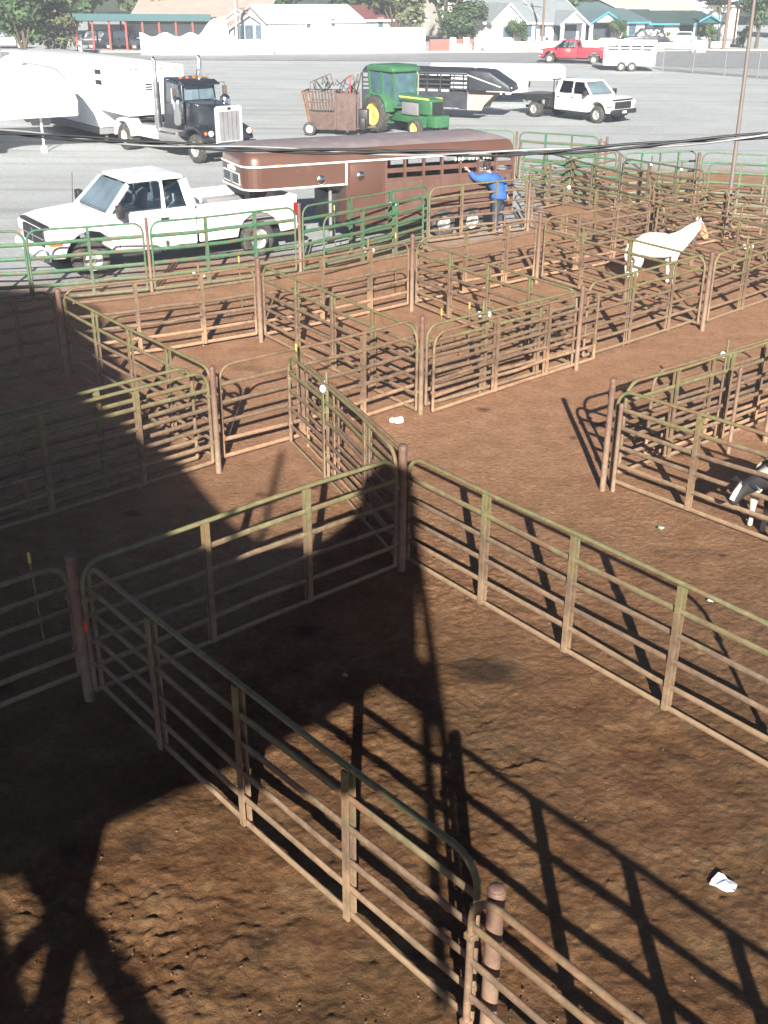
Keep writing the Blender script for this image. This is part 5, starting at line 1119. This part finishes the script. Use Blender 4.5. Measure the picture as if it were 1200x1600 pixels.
def calf(px, la, th, label, sc=.8, head_down=.0):
    loc, th, sc = fit1(px, la, th, sc)
    t = thing('calf', label, 'calf', loc, th, None, sc)
    V = [(0, 0, .95, .24, .27), (-.40, 0, .97, .25, .28), (-.75, 0, 1.0, .20, .22), (.38, 0, .96, .21, .25), (.62, 0, 1.02, .13, .17), (.84, 0, 1.08-head_down, .11, .13), (1.02, 0, 1.10-head_down, .105, .11), (1.18, 0, .98-head_down, .08, .085), (1.29, 0, .87-head_down, .07, .06)]
    E = chainE(0, 1, 2)+chainE(0, 3, 4, 5, 6, 7, 8)
    for s in (1, -1):
        k = len(V); V += [(-.74, s*.15, .80, .11, .14), (-.66, s*.15, .60, .075, .09), (-.80, s*.14, .40, .045), (-.76, s*.14, .20, .035), (-.74, s*.14, .03, .045)]
        E += chainE(2, k, k+1, k+2, k+3, k+4)
        k = len(V); V += [(.40, s*.14, .76, .09, .11), (.40, s*.14, .58, .06, .07), (.42, s*.13, .36, .042), (.41, s*.13, .18, .032), (.43, s*.13, .03, .043)]
        E += chainE(3, k, k+1, k+2, k+3, k+4)
    skin('body', V, E, M_COW, t, fat=1.22)
    for s in (1, -1):
        MB().tube([(.98, s*.09, 1.17-head_down), (.95, s*.20, 1.18-head_down), (.94, s*.28, 1.13-head_down)], [.03, .05, .012], 7, sx=.5).build('ear', M_NAVY, t)
    MB().tube([(1.10, 0, 1.175-head_down), (1.20, 0, 1.075-head_down), (1.28, 0, .955-head_down)], [.03, .045, .05], 8).build('white_blaze', M_WHT, t)
    MB().tube([(-.93, 0, 1.12), (-1.02, 0, 1.0), (-1.02, 0, .6), (-1.0, 0, .42)], [.03, .025, .018, .035], 7).build('tail', M_COW, t)
calf((1191, 833), (.42, .13), R(218), 'black and white calf facing left behind the front panel of the right pen', .74, .14)
# person leaning on the trailer
def person():
    base = at(777, 366.3); loc = (base.x, base.y, 0)
    t = thing('person', 'person in blue jacket, jeans and dark cap leaning a raised hand on the brown trailer', 'person', loc, R(146), None, 1.12)
    # local: facing +x, left +y
    skinm = mat('skin', (.50, .27, .19), .6); jac = mat('blue_jacket', (.03, .105, .33), .8, var=.3, scale=5, bump=.4); jean = mat('blue_jeans', (.03, .045, .075), .85, var=.25, scale=6); hair = mat('dark_cap', (.03, .022, .02), .8)
    J = {'pel': (0, 0, .95), 'wai': (.03, 0, 1.10), 'che': (.20, 0, 1.28), 'nec': (.30, 0, 1.43), 'hea': (.36, 0, 1.53), 'top': (.38, 0, 1.62)}
    V = [(*J['pel'], .11, .09), (*J['wai'], .10, .08), (*J['che'], .13, .10), (*J['nec'], .055), (.37, 0, 1.52, .075, .085), (.395, 0, 1.61, .075, .085)]
    E = chainE(0, 1, 2, 3, 4, 5)
    def hand(V, E, w, d, up):
        """five fingers from wrist index w, direction d"""
        W = Vector(V[w][:3]); d = Vector(d).normalized(); side = d.cross(Vector(up)).normalized()
        k = len(V); p = W+d*.075; V.append((*p, .032, .018)); E.append((w, k))
        return p, d, side
    arms = {1: [(.24, .20, 1.36), (.44, .38, 1.32), (.62, .46, 1.52)], -1: [(.22, -.20, 1.36), (.06, -.34, 1.12), (-.02, -.36, .90)]}
    fing = []
    for s, a in arms.items():
        k = len(V); V += [(*a[0], .034), (*a[1], .040), (*a[2], .028)]; E += chainE(2, k, k+1, k+2)
        dd = Vector(a[2])-Vector(a[1]); fing.append(hand(V, E, k+2, dd, (1, 0, 0)))
    for s in (1, -1):
        k = len(V); V += [(0, s*.09, .86, .095), (.03, s*.11, .48, .06), (-.02, s*.12, .08, .042), (.14, s*.13, .04, .042, .035)]; E += chainE(0, k, k+1, k+2, k+3)
    skin('body', V, E, skinm, t)
    for (p, d, side), s in zip(fing, (1, -1)):
        for i, (o, ln) in enumerate(((-.028, .062), (-.010, .075), (.010, .070), (.027, .055))):
            a = p+side*o; MB().tube([a-d*.02, a+d*ln*.5, a+d*ln+Vector((.012, 0, -.01))], [.010, .009, .007], 7).build('finger', skinm, t)
        a = p+side*.03*s-d*.04; MB().tube([a, a+side*.03*s+d*.02, a+side*.04*s+d*.05], [.011, .010, .007], 7).build('thumb', skinm, t)
    Vj = [(-.01, 0, .80, .19, .16), (0, 0, .92, .19, .165), (.03, 0, 1.08, .165, .14), (.18, 0, 1.26, .19, .155), (.27, 0, 1.40, .11, .10)]; Ej = chainE(0, 1, 2, 3, 4)
    for s, a in arms.items():
        k = len(Vj); e = Vector(a[1]).lerp(Vector(a[2]), .86); Vj += [(*a[0], .135), (*a[1], .072), (*e, .052)]; Ej += chainE(3, k, k+1, k+2)
    skin('jacket', Vj, Ej, jac, t, fat=1.32)
    Vt = [(0, 0, .97, .165, .14)]; Et = []
    for s in (1, -1): k = len(Vt); Vt += [(0, s*.095, .80, .110), (.03, s*.115, .46, .078), (-.02, s*.125, .10, .062)]; Et += chainE(0, k, k+1, k+2)
    skin('jeans', Vt, Et, jean, t, fat=1.15)
    MB().ball((.385, 0, 1.63), (.108, .098, .085), 14, 9).box(.44, .57, -.07, .07, 1.61, 1.625).build('cap', hair, t)
    MB().ball((.345, 0, 1.55), (.075, .088, .085)).build('hair', hair, t)
    for s in (1, -1):
        MB().ball((.46, s*.035, 1.565), (.012, .014, .010)).build('eye', M_BLACK, t); MB().ball((.37, s*.09, 1.55), (.02, .012, .03)).build('ear', skinm, t)
        MB().box(-.10, .20, s*.125-.05, s*.125+.05, 0, .09).build('boot', M_BLACK, t, bevel=.03)
    MB().tube([(.47, 0, 1.57), (.495, 0, 1.535), (.47, 0, 1.525)], [.012, .018, .012], 7).build('nose', skinm, t); MB().box(.455, .465, -.025, .025, 1.485, 1.495).build('mouth', M_REDL, t)
person()
# ---------------- overhead cable close to the camera ----------------
cb = thing('overhead_cable', 'twisted black and bare aluminium service cable crossing overhead in front of the lot', 'cable', (0, 0, 0))
def ray(px, py, dist):
    d = cF+(px-600)/F_PX*cR-(py-800)/F_PX*cU; return Vector((0, 0, CAM_H))+d*(dist/d.y)
cp_ = [ray(x, y, 5.6-.4*(x-600)/600) for x, y in ((-500, 178), (-200, 193), (0, 206), (200, 222), (400, 233), (600, 238), (800, 239), (1000, 228), (1200, 211), (1500, 180), (1800, 140))]
def crom(P, n):
    out = []
    for i in range(1, len(P)-2):
        for k in range(n):
            t_ = k/n; a, b_, c_, d_ = P[i-1], P[i], P[i+1], P[i+2]
            out.append(.5*((2*b_)+(c_-a)*t_+(2*a-5*b_+4*c_-d_)*t_*t_+(3*b_-a-3*c_+d_)*t_**3))
    return out
cl_ = crom(cp_, 26); sd = 0; strands = [[], [], []]
for i, p in enumerate(cl_):
    if i: sd += (p-cl_[i-1]).length
    d_ = (cl_[min(i+1, len(cl_)-1)]-cl_[max(i-1, 0)]).normalized(); a = d_.cross(Vector((0, 0, 1))).normalized(); b_ = a.cross(d_)
    for k in range(3):
        ph = 2*PI*sd/1.35+2*PI*k/3; rr = .0115; strands[k].append(p+a*rr*math.cos(ph)+b_*rr*math.sin(ph))
M_CBL = mat('black_cable_jacket', (.02, .022, .024), .55)
for k in range(2): MB().tube(strands[k], .0062, 8).build('insulated_wire', M_CBL, cb)
MB().tube(strands[2], .005, 8).build('bare_wire', mat('bare_aluminium_wire', (.30, .31, .32), .4, metal=.4), cb)
# ---------------- litter ----------------
rnd = random.Random(4)
def scrap(px, label, m, s, cat='litter', name='litter_scrap'):
    p = at(*px); vs = []; n = 5
    for i in range(n):
        for j in range(3): vs.append((s*(i-(n-1)/2)/n*1.6+rnd.uniform(-.1, .1)*s, s*(j-1)*.45+rnd.uniform(-.12, .12)*s, .035+s*rnd.uniform(0, .35)))
    lo = [(x, y, z-.008) for x, y, z in vs]; f = [(i*3+j, (i+1)*3+j, (i+1)*3+j+1, i*3+j+1) for i in range(n-1) for j in range(2)]
    M = MB().add(vs+lo, f+[tuple(q+15 for q in reversed(g_)) for g_ in f]); o = M.build(name, m); o.location = p; o.rotation_euler = (0, 0, R(-35)); tag(o, label, cat)
scrap((1130, 1388), 'crumpled white and blue wrapper on the churned mud at lower right', mat('white_wrapper', (.75, .80, .85), .35, var=.15, scale=20), .13)
scrap((1033, 829), 'small pale green scrap on the dirt below the calf pen', mat('green_scrap', (.35, .50, .38), .6), .06)
scrap((1110, 942), 'small white scrap in the shadow behind the right panel', M_WHITEP, .05)
scrap((540, 1060), 'small grey pebble-like scrap in the dark near pen', M_TANP, .04)
cu = thing('crumpled_cup', 'crumpled white cup lying in the alley above the centre post', 'cup', at(617, 663), .4)
MB().lathe([(.001, 0), (.045, .0), (.062, .12), (.055, .12), (.001, .02)], 'x', (0, 0, .06), 14).ball((-.02, .06, .05), (.05, .04, .045)).build('cup_body', M_WHITEP, cu)
st = MB(); rnd = random.Random(9)
for i in range(2600):
    y = 4.6+rnd.random()**1.5*20; x = rnd.uniform(-.46, .46)*(y+3)*1.1; r_ = rnd.uniform(.003, .009)*(1+.025*y); k = len(st.v)
    st.ball((x, y, r_*.1), (r_*rnd.uniform(.7, 1.5), r_*rnd.uniform(.7, 1.4), r_*rnd.uniform(.5, .9)), 5, 4)
    for j in range(k, len(st.v)): v = st.v[j]; st.v[j] = (v[0]+rnd.uniform(-.3, .3)*r_, v[1]+rnd.uniform(-.3, .3)*r_, v[2]+rnd.uniform(-.2, .2)*r_)
st.sm = [False]*len(st.sm)
tag(st.build('pebbles', mat('pale_clods', (.15, .092, .05), .95, var=.5, scale=9)), 'scattered small clods and stones on the pen dirt', 'pebbles', kind='stuff')
# ---------------- unseen boards and bars added behind the camera, cut to throw the big shadow ----------------
T_ = math.tan(SUN_EL)
def back(px, py, y0=-1.0):
    g_ = at(px, py); return (g_.x, (g_.y-y0)*T_)
M_CASTER = mat('shadow_caster_board', (.22, .17, .13), .9, var=.2, scale=1.5)
ol = [(-60, 447), (90, 456), (157, 481), (200, 600), (303, 743), (333, 783), (365, 818), (420, 850), (500, 846), (556, 800), (570, 745), (600, 722), (640, 735), (652, 800), (652, 1020), (668, 1040), (685, 1095), (676, 1105), (640, 1070), (598, 1042), (560, 1062), (535, 1075), (505, 1100), (475, 1108), (400, 1150), (319, 1190), (285, 1202), (184, 1246), (124, 1272), (80, 1310), (56, 1325), (0, 1325), (-60, 1330)]
ba = thing('shadow_caster', 'unseen board behind the camera, cut to the outline of the big shadow', 'shadow caster', (0, 0, 0))
MB().prism([back(x, y) for x, y in ol], -1.0, -1.35).build('shadow_board', M_CASTER, ba)
def strut(a, b_, w_=.2, y0=-1.2):
    (xa, za), (xb, zb) = back(*a, y0), back(*b_, y0); MB().bar((xa, y0, za), (xb, y0, zb), w_, .2, up=(0, 1, 0)).build('shadow_bar', M_CASTER, ba)
strut((150, 1255), (60, 1640), .22); strut((165, 1250), (120, 1440), .10); strut((105, 1300), (105, 1450), .12); strut((118, 1440), (250, 1640), .09)
strut((20, 1300), (95, 1420), .12); strut((20, 1500), (90, 1440), .1); strut((-30, 1440), (30, 1640), .14)
strut((660, 1040), (690, 1560), .12); strut((650, 850), (700, 1200), .10); strut((440, 705), (405, 860), .09)

# ---------------- haze ----------------
hz = MB().box(-400, 400, -60, 420, -1.2, 16).build('haze', (lambda m: m)(bpy.data.materials.new('haze')))
hm = hz.data.materials[0]; hm.use_nodes = True; nt = hm.node_tree; nt.nodes.clear()
ov = nt.nodes.new('ShaderNodeOutputMaterial'); pv = nt.nodes.new('ShaderNodeVolumePrincipled'); pv.inputs['Density'].default_value = .0010; pv.inputs['Color'].default_value = (.86, .93, 1, 1); pv.inputs['Anisotropy'].default_value = -.1
nt.links.new(pv.outputs[0], ov.inputs['Volume']); tag(hz, None, None, kind='stuff')
